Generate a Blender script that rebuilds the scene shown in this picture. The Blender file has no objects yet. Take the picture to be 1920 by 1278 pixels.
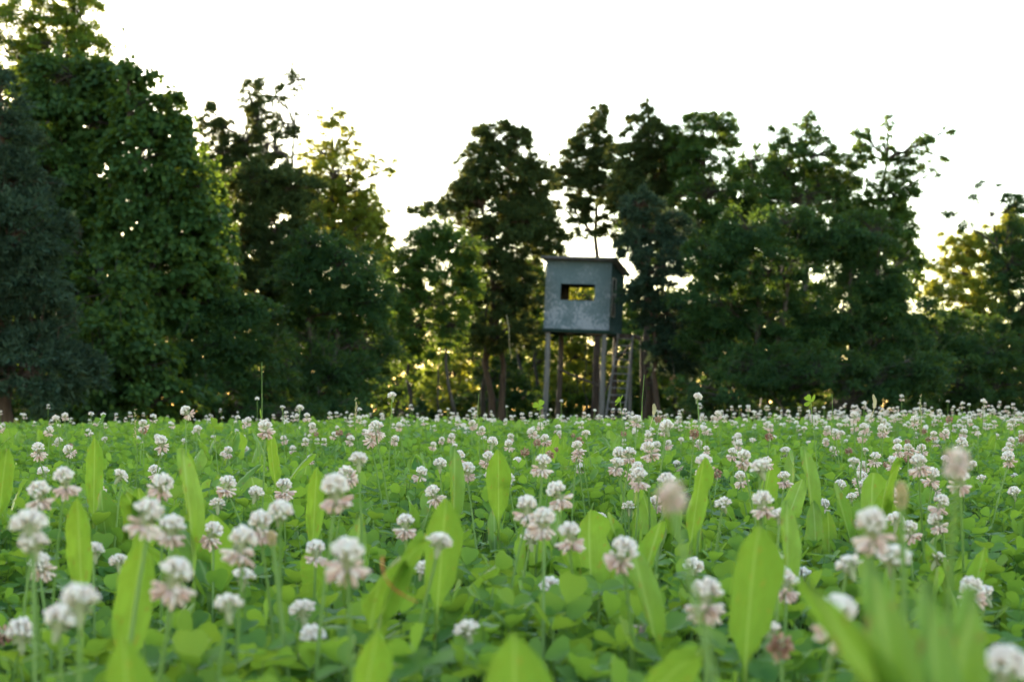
import bpy, math
import numpy as np
from mathutils import Matrix, Vector

PI = math.pi
R = math.radians
scene = bpy.context.scene
C = scene.collection

# ------------------------------------------------------------------ camera
H = 0.315                      # the lens sits just above the clover
FPX = 3200.0                   # focal length in photo pixels (photo is 1920 wide)
VH = 768.0                     # photo row of the eye level
cam_d = bpy.data.cameras.new("camera")
cam = bpy.data.objects.new("camera", cam_d)
C.objects.link(cam)
cam.location = (0, 0, H)
cam.rotation_euler = (R(90), 0, 0)
cam_d.sensor_width = 36.0
cam_d.lens = FPX / 1920 * 36
cam_d.shift_y = (VH - 639) / 1920
cam_d.clip_start = 0.05
cam_d.clip_end = 3000
cam_d.dof.use_dof = True
cam_d.dof.focus_distance = 3.3
cam_d.dof.aperture_fstop = 11.0
cam_d.dof.aperture_blades = 0
scene.camera = cam

# ------------------------------------------------------------------ light
SUN_EL, SUN_AZ = R(10.0), R(-24.0)      # low sun behind the wood, left of the view axis (+Y)
world = bpy.data.worlds.new("World")
scene.world = world
world.use_nodes = True
wn = world.node_tree
sky = wn.nodes.new("ShaderNodeTexSky")
sky.sky_type = 'NISHITA'
sky.sun_disc = False
sky.sun_elevation = SUN_EL
sky.sun_rotation = SUN_AZ
sky.air_density = 1.05
sky.dust_density = 0.3
sky.ozone_density = 0.4
bg = wn.nodes["Background"]
bg.inputs[1].default_value = 0.15
wn.links.new(sky.outputs[0], bg.inputs[0])
sun_d = bpy.data.lights.new("sun", 'SUN')
sun_d.energy = 5.0
sun_d.angle = R(0.5)
sun_d.color = (1.0, 0.84, 0.62)
sun = bpy.data.objects.new("sun", sun_d)
C.objects.link(sun)
sdir = Vector((math.sin(SUN_AZ) * math.cos(SUN_EL), math.cos(SUN_AZ) * math.cos(SUN_EL), math.sin(SUN_EL)))
sun.rotation_euler = sdir.to_track_quat('Z', 'Y').to_euler()

vs = scene.view_settings
vs.view_transform = 'Standard'
vs.look = 'None'
vs.gamma = 1.0
vs.use_curve_mapping = False
vs.exposure = 2.5
scene.render.engine = 'CYCLES'
cy = scene.cycles
cy.max_bounces = 7
cy.diffuse_bounces = 4
cy.transmission_bounces = 5
cy.transparent_max_bounces = 4
cy.use_denoising = True
try:
    cy.denoiser = 'OPENIMAGEDENOISE'
except Exception:
    pass

# ------------------------------------------------------------------ helpers
def px(u, v, Y):
    """photo pixel at distance Y -> a point in the place"""
    return np.array([(u - 960) / FPX * Y, Y, H + (VH - v) / FPX * Y])

def smooth(a, b, t):
    k = np.clip((t - a) / (b - a), 0, 1)
    return k * k * (3 - 2 * k)

def gz(x, y):
    x = np.asarray(x, float); y = np.asarray(y, float)
    m, c = 0.0145, 0.0265 / 4.0                       # a gentle rise to a crest about 9 m out, then down to the wood
    a = np.clip(y - 0.8, -3, 5.7); b = np.clip(y - 6.5, 0, 4.0); d = np.clip(y - 10.5, 0, 50)
    z = m * a + m * b - 0.5 * c * b * b - 0.012 * d
    z = z + 0.0055 * np.clip(x, -9, 9) * smooth(2, 8, y)
    near = 1 - smooth(40, 80, y)
    return z + near * (0.010 * np.sin(1.7 * x + 0.6 * y) * np.sin(1.1 * y - 0.5 * x) + 0.008 * np.sin(3.1 * x + 2.3 * y))

def build(name, verts, faces, mat=None, parent=None, smooth_shade=False, kind=None):
    """verts (n,3), faces (m,k) int array or list -> one linked mesh object"""
    me = mesh_data(name, verts, faces, smooth_shade)
    if mat is not None:
        me.materials.append(mat)
    return link(name, me, parent, kind)

def mesh_data(name, verts, faces, smooth_shade=False):
    me = bpy.data.meshes.new(name)
    verts = np.asarray(verts, np.float32)
    if isinstance(faces, np.ndarray):
        m, k = faces.shape
        me.vertices.add(len(verts))
        me.vertices.foreach_set("co", verts.ravel())
        me.loops.add(m * k)
        me.loops.foreach_set("vertex_index", faces.astype(np.int32).ravel())
        me.polygons.add(m)
        me.polygons.foreach_set("loop_start", np.arange(0, m * k, k, dtype=np.int32))
        try:
            me.polygons.foreach_set("loop_total", np.full(m, k, dtype=np.int32))
        except Exception:
            pass
        me.update(calc_edges=True)
    else:
        me.from_pydata([tuple(v) for v in verts.tolist()], [], [tuple(f) for f in faces])
        me.update()
    if smooth_shade:
        me.polygons.foreach_set("use_smooth", np.ones(len(me.polygons), dtype=bool))
    return me

def link(name, data, parent=None, kind=None):
    o = bpy.data.objects.new(name, data)
    C.objects.link(o)
    if parent is not None:
        o.parent = parent
    if kind:
        o["kind"] = kind
    return o

def tag(o, label, cat, group=None, kind=None):
    o["label"] = label
    if cat:
        o["category"] = cat
    if group:
        o["group"] = group
    if kind:
        o["kind"] = kind
    return o

def norm(a):
    return a / np.maximum(np.linalg.norm(a, axis=-1, keepdims=True), 1e-9)

def frames(t, n):
    """tip direction t and rough normal n -> (side, tip, normal)"""
    t = norm(t)
    s = np.cross(t, n)
    bad = np.linalg.norm(s, axis=-1) < 1e-4
    s[bad] = np.cross(t[bad], np.array([0.3, 0.9, 0.1]))
    s = norm(s)
    return s, t, np.cross(s, t)

def scatter(tv, tf, p, s, t, n, sc):
    """copies of the template (x side, y tip, z normal) -> verts, faces"""
    tv = np.asarray(tv, float); tf = np.asarray(tf, int)
    N, k = len(p), len(tv)
    sc = np.asarray(sc, float)
    if sc.ndim == 1:
        sc = np.repeat(sc[:, None], 3, 1)
    V = p[:, None, :] + (tv[None, :, 0:1] * sc[:, None, 0:1]) * s[:, None, :] \
        + (tv[None, :, 1:2] * sc[:, None, 1:2]) * t[:, None, :] + (tv[None, :, 2:3] * sc[:, None, 2:3]) * n[:, None, :]
    F = tf[None] + (np.arange(N) * k)[:, None, None]
    return V.reshape(-1, 3), F.reshape(-1, tf.shape[1])

class Soup:
    """collects triangle or quad arrays of one arity into one mesh"""
    def __init__(self):
        self.v, self.f, self.n = [], [], 0
    def add(self, v, f):
        if len(v) == 0:
            return
        self.v.append(np.asarray(v, float)); self.f.append(np.asarray(f, int) + self.n)
        self.n += len(v)
    def build(self, name, mat, parent=None, smooth_shade=False, kind=None):
        return build(name, np.concatenate(self.v), np.concatenate(self.f), mat, parent, smooth_shade, kind)
    def data(self, name, smooth_shade=False):
        return mesh_data(name, np.concatenate(self.v), np.concatenate(self.f), smooth_shade)

def tube(path, rad, sides=5):
    """closed-side tapered tube along path -> verts, quads"""
    path = np.asarray(path, float); rad = np.broadcast_to(np.asarray(rad, float), (len(path),))
    d = norm(np.gradient(path, axis=0))
    ref = np.array([0.31, 0.87, 0.12]) if abs(d[0] @ np.array([0.31, 0.87, 0.12])) < 0.9 else np.array([1.0, 0, 0])
    a = norm(np.cross(d, ref)); b = np.cross(d, a)
    th = np.arange(sides) * 2 * PI / sides
    V = path[:, None] + rad[:, None, None] * (np.cos(th)[None, :, None] * a[:, None] + np.sin(th)[None, :, None] * b[:, None])
    V = V.reshape(-1, 3)
    i = np.arange(len(path) - 1)[:, None] * sides
    j = np.arange(sides)[None]
    F = np.stack([i + j, i + (j + 1) % sides, i + sides + (j + 1) % sides, i + sides + j], -1).reshape(-1, 4)
    return V, F

def box(x0, x1, y0, y1, z0, z1):
    v = np.array([[x, y, z] for z in (z0, z1) for y in (y0, y1) for x in (x0, x1)], float)
    f = np.array([[0, 2, 3, 1], [4, 5, 7, 6], [0, 1, 5, 4], [2, 6, 7, 3], [0, 4, 6, 2], [1, 3, 7, 5]])
    return v, f

# ------------------------------------------------------------------ materials
def new_mat(name):
    m = bpy.data.materials.new(name)
    m.use_nodes = True
    nt = m.node_tree
    nt.nodes.clear()
    out = nt.nodes.new("ShaderNodeOutputMaterial")
    return m, nt, out

def ramp_node(nt, cols):
    r = nt.nodes.new("ShaderNodeValToRGB")
    el = r.color_ramp.elements
    while len(el) < len(cols):
        el.new(0.5)
    for i, c in enumerate(cols):
        el[i].position = i / max(1, len(cols) - 1)
        el[i].color = (*c, 1)
    return r

def leaf_mat(name, cols, trans=(0.2, 0.34, 0.03), tfac=0.4, rough=0.6, spec=0.14, noise_scale=0.0, per_object=False, veins=0.0):
    m, nt, out = new_mat(name)
    L = nt.links
    geo = nt.nodes.new("ShaderNodeNewGeometry")
    rnd = geo.outputs["Random Per Island"]
    if per_object:
        oi = nt.nodes.new("ShaderNodeObjectInfo")
        rnd = oi.outputs["Random"]
    r = ramp_node(nt, cols)
    L.new(rnd, r.inputs[0])
    col = r.outputs[0]
    if noise_scale:
        tc = nt.nodes.new("ShaderNodeTexCoord")
        no = nt.nodes.new("ShaderNodeTexNoise")
        no.inputs["Scale"].default_value = noise_scale
        no.inputs["Detail"].default_value = 4
        L.new(tc.outputs["Object"], no.inputs["Vector"])
        mr = nt.nodes.new("ShaderNodeMapRange")
        mr.inputs[1].default_value = 0.3; mr.inputs[2].default_value = 0.7
        mr.inputs[3].default_value = 0.72; mr.inputs[4].default_value = 1.25
        L.new(no.outputs[0], mr.inputs[0])
        mx = nt.nodes.new("ShaderNodeMix"); mx.data_type = 'RGBA'; mx.blend_type = 'MULTIPLY'
        mx.inputs[0].default_value = 1.0
        L.new(col, mx.inputs[6]); L.new(mr.outputs[0], mx.inputs[7])
        col = mx.outputs[2]
    pr = nt.nodes.new("ShaderNodeBsdfPrincipled")
    pr.inputs["Roughness"].default_value = rough
    pr.inputs["Specular IOR Level"].default_value = spec
    L.new(col, pr.inputs["Base Color"])
    if veins:
        tc2 = nt.nodes.new("ShaderNodeTexCoord")
        wv = nt.nodes.new("ShaderNodeTexWave")
        wv.bands_direction = 'X'
        wv.inputs["Scale"].default_value = veins
        wv.inputs["Distortion"].default_value = 1.5
        L.new(tc2.outputs["Object"], wv.inputs["Vector"])
        bp = nt.nodes.new("ShaderNodeBump")
        bp.inputs["Strength"].default_value = 0.25
        sx = nt.nodes.new("ShaderNodeSeparateXYZ"); L.new(tc2.outputs["Object"], sx.inputs[0])
        ab = nt.nodes.new("ShaderNodeMath"); ab.operation = 'ABSOLUTE'; L.new(sx.outputs[0], ab.inputs[0])
        rib = nt.nodes.new("ShaderNodeMapRange")                  # pale midrib
        rib.inputs[1].default_value = 0.004; rib.inputs[2].default_value = 0.014; rib.inputs[3].default_value = 0.6; rib.inputs[4].default_value = 0.0
        L.new(ab.outputs[0], rib.inputs[0])
        mxr = nt.nodes.new("ShaderNodeMix"); mxr.data_type = 'RGBA'
        L.new(rib.outputs[0], mxr.inputs[0]); L.new(col, mxr.inputs[6]); mxr.inputs[7].default_value = (0.28, 0.36, 0.14, 1)
        col = mxr.outputs[2]
        sp = nt.nodes.new("ShaderNodeTexNoise"); sp.inputs["Scale"].default_value = 22.0; sp.inputs["Detail"].default_value = 2.0   # bitten, browned spots
        L.new(tc2.outputs["Object"], sp.inputs["Vector"])
        sr = nt.nodes.new("ShaderNodeMapRange"); sr.inputs[1].default_value = 0.64; sr.inputs[2].default_value = 0.70
        L.new(sp.outputs[0], sr.inputs[0])
        mxs = nt.nodes.new("ShaderNodeMix"); mxs.data_type = 'RGBA'
        L.new(sr.outputs[0], mxs.inputs[0]); L.new(col, mxs.inputs[6]); mxs.inputs[7].default_value = (0.16, 0.09, 0.03, 1)
        col = mxs.outputs[2]
        L.new(col, pr.inputs["Base Color"])
        bp.inputs["Distance"].default_value = 0.001
        L.new(wv.outputs[0], bp.inputs["Height"])
        L.new(bp.outputs[0], pr.inputs["Normal"])
    tr = nt.nodes.new("ShaderNodeBsdfTranslucent")
    mt = nt.nodes.new("ShaderNodeMix"); mt.data_type = 'RGBA'; mt.blend_type = 'MIX'
    mt.inputs[0].default_value = 0.75
    L.new(col, mt.inputs[6]); mt.inputs[7].default_value = (*trans, 1)
    L.new(mt.outputs[2], tr.inputs[0])
    ms = nt.nodes.new("ShaderNodeMixShader")
    ms.inputs[0].default_value = tfac
    L.new(pr.outputs[0], ms.inputs[1]); L.new(tr.outputs[0], ms.inputs[2])
    L.new(ms.outputs[0], out.inputs[0])
    return m

def solid_mat(name, c1, c2, scale=6.0, rough=0.8, bump=0.0, stretch=(1, 1, 1), spec=0.3, detail=6):
    m, nt, out = new_mat(name)
    L = nt.links
    tc = nt.nodes.new("ShaderNodeTexCoord")
    mp = nt.nodes.new("ShaderNodeMapping")
    mp.inputs["Scale"].default_value = stretch
    L.new(tc.outputs["Object"], mp.inputs[0])
    no = nt.nodes.new("ShaderNodeTexNoise")
    no.inputs["Scale"].default_value = scale
    no.inputs["Detail"].default_value = detail
    no.inputs["Roughness"].default_value = 0.65
    L.new(mp.outputs[0], no.inputs["Vector"])
    r = ramp_node(nt, [c1, c2])
    r.color_ramp.elements[0].position = 0.35
    r.color_ramp.elements[1].position = 0.65
    L.new(no.outputs[0], r.inputs[0])
    pr = nt.nodes.new("ShaderNodeBsdfPrincipled")
    pr.inputs["Roughness"].default_value = rough
    pr.inputs["Specular IOR Level"].default_value = spec
    L.new(r.outputs[0], pr.inputs["Base Color"])
    if bump:
        bp = nt.nodes.new("ShaderNodeBump")
        bp.inputs["Strength"].default_value = bump
        bp.inputs["Distance"].default_value = 0.02
        L.new(no.outputs[0], bp.inputs["Height"])
        L.new(bp.outputs[0], pr.inputs["Normal"])
    L.new(pr.outputs[0], out.inputs[0])
    return m

M = {}
M['soil'] = solid_mat('soil', (0.035, 0.05, 0.015), (0.06, 0.085, 0.02), 3.0, 0.95, 0.4, spec=0.0)
M['bark'] = solid_mat('bark', (0.025, 0.02, 0.016), (0.065, 0.055, 0.045), 9.0, 0.9, 0.6, (1, 1, 0.2))
M['bark_red'] = solid_mat('bark_red', (0.035, 0.022, 0.016), (0.085, 0.055, 0.04), 9.0, 0.9, 0.6, (1, 1, 0.15))
# tree leaves
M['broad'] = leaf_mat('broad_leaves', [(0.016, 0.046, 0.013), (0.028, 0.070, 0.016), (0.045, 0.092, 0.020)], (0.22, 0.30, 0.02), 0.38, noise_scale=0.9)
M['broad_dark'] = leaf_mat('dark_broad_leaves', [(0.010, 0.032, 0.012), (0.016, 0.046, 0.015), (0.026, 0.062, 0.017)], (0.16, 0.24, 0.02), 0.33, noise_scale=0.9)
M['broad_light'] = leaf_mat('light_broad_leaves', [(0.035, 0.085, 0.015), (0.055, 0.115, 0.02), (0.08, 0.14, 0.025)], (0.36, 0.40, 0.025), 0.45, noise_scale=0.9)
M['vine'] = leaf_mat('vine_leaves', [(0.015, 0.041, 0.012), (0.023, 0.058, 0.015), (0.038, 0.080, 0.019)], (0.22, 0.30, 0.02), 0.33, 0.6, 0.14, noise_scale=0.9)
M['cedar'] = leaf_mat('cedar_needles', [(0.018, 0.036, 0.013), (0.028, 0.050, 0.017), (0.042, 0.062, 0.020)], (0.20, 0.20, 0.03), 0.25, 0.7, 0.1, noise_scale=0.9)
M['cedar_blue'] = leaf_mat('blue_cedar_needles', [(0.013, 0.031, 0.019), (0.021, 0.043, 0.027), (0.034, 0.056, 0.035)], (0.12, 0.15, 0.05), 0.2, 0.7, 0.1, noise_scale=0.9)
M['sunlit_gold'] = leaf_mat('sunlit_golden_leaves', [(0.055, 0.105, 0.018), (0.085, 0.135, 0.022), (0.11, 0.15, 0.025)], (0.52, 0.48, 0.03), 0.5, noise_scale=0.9)  # green leaves with golden sunlight put into their colour
M['dead'] = leaf_mat('dead_leaves', [(0.16, 0.09, 0.045), (0.24, 0.15, 0.08)], (0.3, 0.18, 0.06), 0.3)
# meadow
M['clover'] = leaf_mat('clover_leaf', [(0.042, 0.125, 0.026), (0.075, 0.180, 0.030), (0.125, 0.240, 0.034)], (0.33, 0.48, 0.035), 0.46, 0.55, 0.18)
M['clover_obj'] = leaf_mat('clover_leaf_near', [(0.060, 0.150, 0.022), (0.085, 0.190, 0.026), (0.12, 0.230, 0.030)], (0.38, 0.50, 0.035), 0.44, 0.55, 0.18, 60.0, True)
M['plantain'] = leaf_mat('plantain_leaf', [(0.045, 0.14, 0.028), (0.08, 0.19, 0.030), (0.14, 0.25, 0.030)], (0.35, 0.50, 0.035), 0.48, 0.45, 0.35, 14.0, True, 14.0)
M['stem'] = leaf_mat('stem_green', [(0.12, 0.22, 0.04), (0.18, 0.28, 0.07)], (0.3, 0.45, 0.06), 0.25, 0.5, 0.3, 0, True)
M['stalk'] = leaf_mat('carpet_stalk', [(0.07, 0.16, 0.03), (0.12, 0.21, 0.05)], (0.2, 0.35, 0.04), 0.2)
M['petal'] = leaf_mat('white_petal', [(0.79, 0.66, 0.61), (0.86, 0.79, 0.73), (0.89, 0.85, 0.80)], (0.92, 0.84, 0.76), 0.42, 0.6, 0.2)
M['petal_pink'] = leaf_mat('faded_petal', [(0.64, 0.43, 0.37), (0.80, 0.64, 0.57), (0.87, 0.78, 0.71)], (0.88, 0.70, 0.62), 0.4, 0.6, 0.2)
M['petal_brown'] = leaf_mat('spent_petal', [(0.26, 0.12, 0.08), (0.42, 0.22, 0.15), (0.56, 0.36, 0.26)], (0.4, 0.2, 0.14), 0.25, 0.7, 0.2)
M['calyx'] = leaf_mat('calyx', [(0.30, 0.36, 0.16), (0.42, 0.40, 0.26)], (0.4, 0.42, 0.18), 0.3)
M['spike'] = leaf_mat('plantain_spike', [(0.60, 0.46, 0.28), (0.74, 0.62, 0.40)], (0.75, 0.62, 0.35), 0.4, 0.8, 0.15)
M['straw'] = leaf_mat('dry_leaf', [(0.45, 0.38, 0.22), (0.55, 0.48, 0.3)], (0.5, 0.4, 0.2), 0.35)
M['red_leaf'] = leaf_mat('red_leaf', [(0.30, 0.07, 0.035), (0.42, 0.14, 0.06)], (0.5, 0.14, 0.04), 0.4, 0.5, 0.3, 40.0)

# ------------------------------------------------------------------ ground
def ground():
    ys = np.concatenate([np.linspace(-60, -2, 12), np.linspace(-1.5, 20, 80), np.linspace(20.5, 90, 45), np.linspace(100, 900, 25)])
    xs = np.concatenate([-np.geomspace(900, 12.5, 24), np.linspace(-12, 12, 80), np.geomspace(12.5, 900, 24)])
    X, Y = np.meshgrid(xs, ys)
    V = np.stack([X, Y, gz(X, Y)], -1).reshape(-1, 3)
    w = len(xs)
    i = (np.arange(len(ys) - 1)[:, None] * w + np.arange(w - 1)[None]).ravel()
    F = np.stack([i, i + 1, i + w + 1, i + w], -1)
    g = build('ground', V, F, M['soil'], None, True)
    g["kind"] = "structure"
ground()

# ------------------------------------------------------------------ shooting stand on stilts
def stand():
    root = link('hunting_stand', None)
    bx, by = 1.86, 47.9
    base = Vector((bx, by, float(gz(bx, by))))
    root.matrix_world = Matrix.Translation(base) @ Matrix.Rotation(R(2.7), 4, 'Y') @ Matrix.Rotation(R(-15), 4, 'Z')
    tag(root, 'grey-green plywood hunting box raised on four wooden poles before the trees', 'hunting stand')
    zf = 2.53 - base.z                                    # the box floor; the ground falls away here
    zt, hw, hd, th = zf + 1.88, 0.925, 0.90, 0.022
    pw, nt, out = new_mat('weathered_plywood')
    L = nt.links
    tc = nt.nodes.new("ShaderNodeTexCoord")
    n1 = nt.nodes.new("ShaderNodeTexNoise"); n1.inputs["Scale"].default_value = 2.2; n1.inputs["Detail"].default_value = 5
    n2 = nt.nodes.new("ShaderNodeTexNoise"); n2.inputs["Scale"].default_value = 26.0; n2.inputs["Detail"].default_value = 4
    mp = nt.nodes.new("ShaderNodeMapping"); mp.inputs["Scale"].default_value = (1, 1, 0.55)
    L.new(tc.outputs["Object"], n1.inputs["Vector"]); L.new(tc.outputs["Object"], mp.inputs[0]); L.new(mp.outputs[0], n2.inputs["Vector"])
    sx = nt.nodes.new("ShaderNodeSeparateXYZ"); L.new(tc.outputs["Object"], sx.inputs[0])
    hz = nt.nodes.new("ShaderNodeMapRange")          # paint is worn away more on the lower boards
    hz.inputs[1].default_value = zf; hz.inputs[2].default_value = zf + 1.9; hz.inputs[3].default_value = 0.16; hz.inputs[4].default_value = -0.14
    L.new(sx.outputs[2], hz.inputs[0])
    ad = nt.nodes.new("ShaderNodeMath"); ad.operation = 'ADD'; L.new(n1.outputs[0], ad.inputs[0]); L.new(hz.outputs[0], ad.inputs[1])
    mu = nt.nodes.new("ShaderNodeMath"); mu.operation = 'MULTIPLY_ADD'; L.new(n2.outputs[0], mu.inputs[0]); mu.inputs[1].default_value = 0.9
    L.new(ad.outputs[0], mu.inputs[2])
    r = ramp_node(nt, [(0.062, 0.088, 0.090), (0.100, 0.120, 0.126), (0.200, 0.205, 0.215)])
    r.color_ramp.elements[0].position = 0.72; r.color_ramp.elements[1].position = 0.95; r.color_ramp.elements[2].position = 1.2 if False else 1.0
    sb = nt.nodes.new("ShaderNodeMath"); sb.operation = 'MULTIPLY'; sb.inputs[1].default_value = 0.88
    L.new(mu.outputs[0], sb.inputs[0]); L.new(sb.outputs[0], r.inputs[0])
    pr = nt.nodes.new("ShaderNodeBsdfPrincipled"); pr.inputs["Roughness"].default_value = 0.75
    L.new(r.outputs[0], pr.inputs["Base Color"])
    bp = nt.nodes.new("ShaderNodeBump"); bp.inputs["Strength"].default_value = 0.3; bp.inputs["Distance"].default_value = 0.01
    L.new(n2.outputs[0], bp.inputs["Height"]); L.new(bp.outputs[0], pr.inputs["Normal"]); L.new(pr.outputs[0], out.inputs[0])
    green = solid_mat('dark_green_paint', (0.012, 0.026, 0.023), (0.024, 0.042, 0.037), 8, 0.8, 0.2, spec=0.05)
    inner = solid_mat('dark_inner_board', (0.03, 0.025, 0.02), (0.06, 0.05, 0.04), 8, 0.9)
    pole = solid_mat('grey_pole_wood', (0.075, 0.07, 0.07), (0.16, 0.15, 0.148), 7, 0.85, 0.5, (1, 1, 0.12), spec=0.1)
    poled = solid_mat('brown_pole_wood', (0.04, 0.03, 0.025), (0.08, 0.06, 0.05), 7, 0.85, 0.5, (1, 1, 0.12), spec=0.1)
    roofm = solid_mat('roof_board', (0.045, 0.04, 0.042), (0.10, 0.09, 0.09), 6, 0.7, 0.3)
    trim = solid_mat('pale_trim', (0.13, 0.13, 0.12), (0.22, 0.21, 0.20), 9, 0.8, spec=0.1)

    drop = 0.26                                            # the roof falls to the back

    def wall(name, w0, w1, z0, ztop, holes, along, off, inward, mat):
        """board wall of thickness th with holes; ztop(w) is the height of its upper edge"""
        ws = sorted({w0, w1, *[h[0] for h in holes], *[h[1] for h in holes]})
        zs = sorted({z0, *[h[2] for h in holes], *[h[3] for h in holes]}) + [None]
        cell = lambda i, j: 0 <= i < len(ws) - 1 and 0 <= j < len(zs) - 1 and not any(
            h[0] <= ws[i] < h[1] and h[2] <= zs[j] < h[3] for h in holes)
        P = lambda i, j, d: ((ws[i], off + d * inward) if along == 'x' else (off + d * inward, ws[i])) + ((zs[j] if zs[j] is not None else ztop(ws[i])),)
        idx, V, F = {}, [], []
        def vi(i, j, d):
            if (i, j, d) not in idx:
                idx[(i, j, d)] = len(V); V.append(P(i, j, d))
            return idx[(i, j, d)]
        for i in range(len(ws) - 1):
            for j in range(len(zs) - 1):
                if not cell(i, j):
                    continue
                for d in (0, th):
                    F.append([vi(i, j, d), vi(i + 1, j, d), vi(i + 1, j + 1, d), vi(i, j + 1, d)])
                for (di, dj, a, b) in ((-1, 0, (i, j), (i, j + 1)), (1, 0, (i + 1, j), (i + 1, j + 1)), (0, -1, (i, j), (i + 1, j)), (0, 1, (i, j + 1), (i + 1, j + 1))):
                    if not cell(i + di, j + dj):
                        F.append([vi(*a, 0), vi(*b, 0), vi(*b, th), vi(*a, th)])
        return build(name, np.array(V), np.array(F), mat, root)

    top = lambda y: zt - drop * (y + hd) / (2 * hd)
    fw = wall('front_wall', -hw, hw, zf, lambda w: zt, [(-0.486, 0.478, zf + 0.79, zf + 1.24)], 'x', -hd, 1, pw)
    tag(fw, 'weathered front board with a wide shooting slot', None)
    wall('back_wall', -hw, hw, zf, lambda w: zt - drop, [(-0.66, 0.42, zf + 0.93, zf + 1.28)], 'x', hd, -1, inner)
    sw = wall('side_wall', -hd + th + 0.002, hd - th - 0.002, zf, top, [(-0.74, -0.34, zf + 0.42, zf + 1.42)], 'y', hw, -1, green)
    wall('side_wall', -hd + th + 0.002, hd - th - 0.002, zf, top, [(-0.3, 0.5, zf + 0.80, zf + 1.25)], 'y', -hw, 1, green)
    # tall side window: pale frame, rail and closed lower panel
    s = Soup()
    y0, y1, z0, z1 = -0.74, -0.34, zf + 0.42, zf + 1.42
    for b in (((y0 - 0.035), y0, z0 - 0.035, z1 + 0.035), (y1, y1 + 0.035, z0 - 0.035, z1 + 0.035), (y0, y1, z0 - 0.035, z0), (y0, y1, z1, z1 + 0.035), (y0, y1, z0 + 0.56, z0 + 0.60)):
        s.add(*box(hw + 0.002, hw + 0.03, b[0], b[1], b[2], b[3]))
    wf = s.build('window_frame', trim, sw)
    s = Soup(); s.add(*box(hw - 0.016, hw - 0.004, y0 + 0.002, y1 - 0.002, z0 + 0.002, z0 + 0.56))
    s.build('shutter', inner, sw)
    # floor, rim boards, roof
    s = Soup(); s.add(*box(-hw + 0.03, hw - 0.03, -hd + 0.03, hd - 0.03, zf - 0.06, zf - 0.002)); s.build('floor_board', inner, root)
    for a in ((-hw - 0.02, hw + 0.02, -hd - 0.022, -hd + 0.018, zf - 0.105, zf - 0.004), (-hw - 0.02, hw + 0.02, hd - 0.018, hd + 0.022, zf - 0.105, zf - 0.004),
              (-hw - 0.022, -hw + 0.018, -hd + 0.02, hd - 0.02, zf - 0.103, zf - 0.006), (hw - 0.018, hw + 0.022, -hd + 0.02, hd - 0.02, zf - 0.103, zf - 0.006)):
        s = Soup(); s.add(*box(*a)); s.build('rim_board', green, root)
    sl = drop / (2 * hd)
    def roof_slab(x0, x1, ya, yb, lift, t):
        v, f = box(x0, x1, ya, yb, 0, t)
        v[:, 2] += zt + lift - sl * (v[:, 1] + hd)
        return v, f
    s = Soup(); s.add(*roof_slab(-hw - 0.12, hw + 0.17, -hd - 0.16, hd + 0.10, 0.045, 0.035))
    rf = s.build('roof', roofm, root)
    s = Soup(); s.add(*box(-hw - 0.13, hw + 0.18, -hd - 0.19, -hd - 0.162, zt + 0.02, zt + 0.105)); s.build('fascia_board', roofm, rf)
    for x in (-hw - 0.02, -0.45, 0.0, 0.45, hw + 0.08):
        s = Soup(); s.add(*roof_slab(x, x + 0.04, -hd - 0.155, hd + 0.08, 0.004, 0.04)); s.build('rafter', roofm, rf)
    # poles
    def post(name, x, y, ztop, rad, mat, lean=(0, 0), parent=root):
        zz = np.linspace(-0.15, ztop, 7)
        k = (ztop - zz) / ztop
        rr = rad * (1 + 0.10 * k) * (1 + 0.03 * np.sin(zz * 3 + x * 7))
        v, f = tube(np.stack([x + lean[0] * k + 0.012 * np.sin(zz * 1.7 + x), y + lean[1] * k, zz], -1), rr, 12)
        return build(name, v, f, mat, parent, True)
    for (x, y, m) in ((-0.80, -0.80, pole), (0.80, -0.80, pole), (-0.80, 0.78, poled), (0.80, 0.78, poled)):
        post('leg', x, y, zf - 0.062, 0.072, m)
    # band round the front pole near the ground
    v, f = tube([(-0.80, -0.80, zf - 2.30), (-0.80, -0.80, zf - 2.27)], 0.086, 12); build('pole_band', v, f, green, root)
    def bar(name, a, b, r, mat, parent=root, sides=6):
        v, f = tube(np.linspace(a, b, 3), r, sides)
        return build(name, v, f, mat, parent, True)
    bar('brace', (-0.78, 0.70, zf - 1.10), (0.78, -0.72, zf - 1.56), 0.032, poled)
    bar('brace', (0.80, 0.70, zf - 1.1), (0.80, -0.72, zf - 1.8), 0.03, poled)
    # landing and ladder on the side
    s = Soup(); s.add(*box(hw + 0.05, hw + 0.52, 0.08, 0.94, zf - 0.09, zf - 0.05)); ld = s.build('landing', poled, root)
    for a in ((hw + 0.05, hw + 0.52, 0.045, 0.078, zf - 0.17, zf - 0.04), (hw + 0.522, hw + 0.55, 0.045, 0.94, zf - 0.17, zf - 0.04)):
        s = Soup(); s.add(*box(*a)); s.build('landing_beam', poled, ld)
    post('landing_post', hw + 0.45, 0.16, zf - 0.5, 0.045, pole, (0.05, -0.1))
    post('landing_post', hw + 0.60, 0.86, zf - 0.172, 0.05, poled, (0.14, 0.1))
    bar('knee_brace', (hw + 0.50, 0.30, zf - 0.2), (hw - 0.06, 0.72, zf - 0.75), 0.03, poled)
    lad = link('ladder', None, root)
    rails = []
    for xb, xt in ((0.98, 1.0), (1.52, 1.42)):
        a, b = np.array((xb, -1.30, -0.12)), np.array((xt, 0.02, zf - 0.06))
        rails.append((a, b)); bar('rail', a, b, 0.032, pole, lad, 8)
    n = 14
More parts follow.
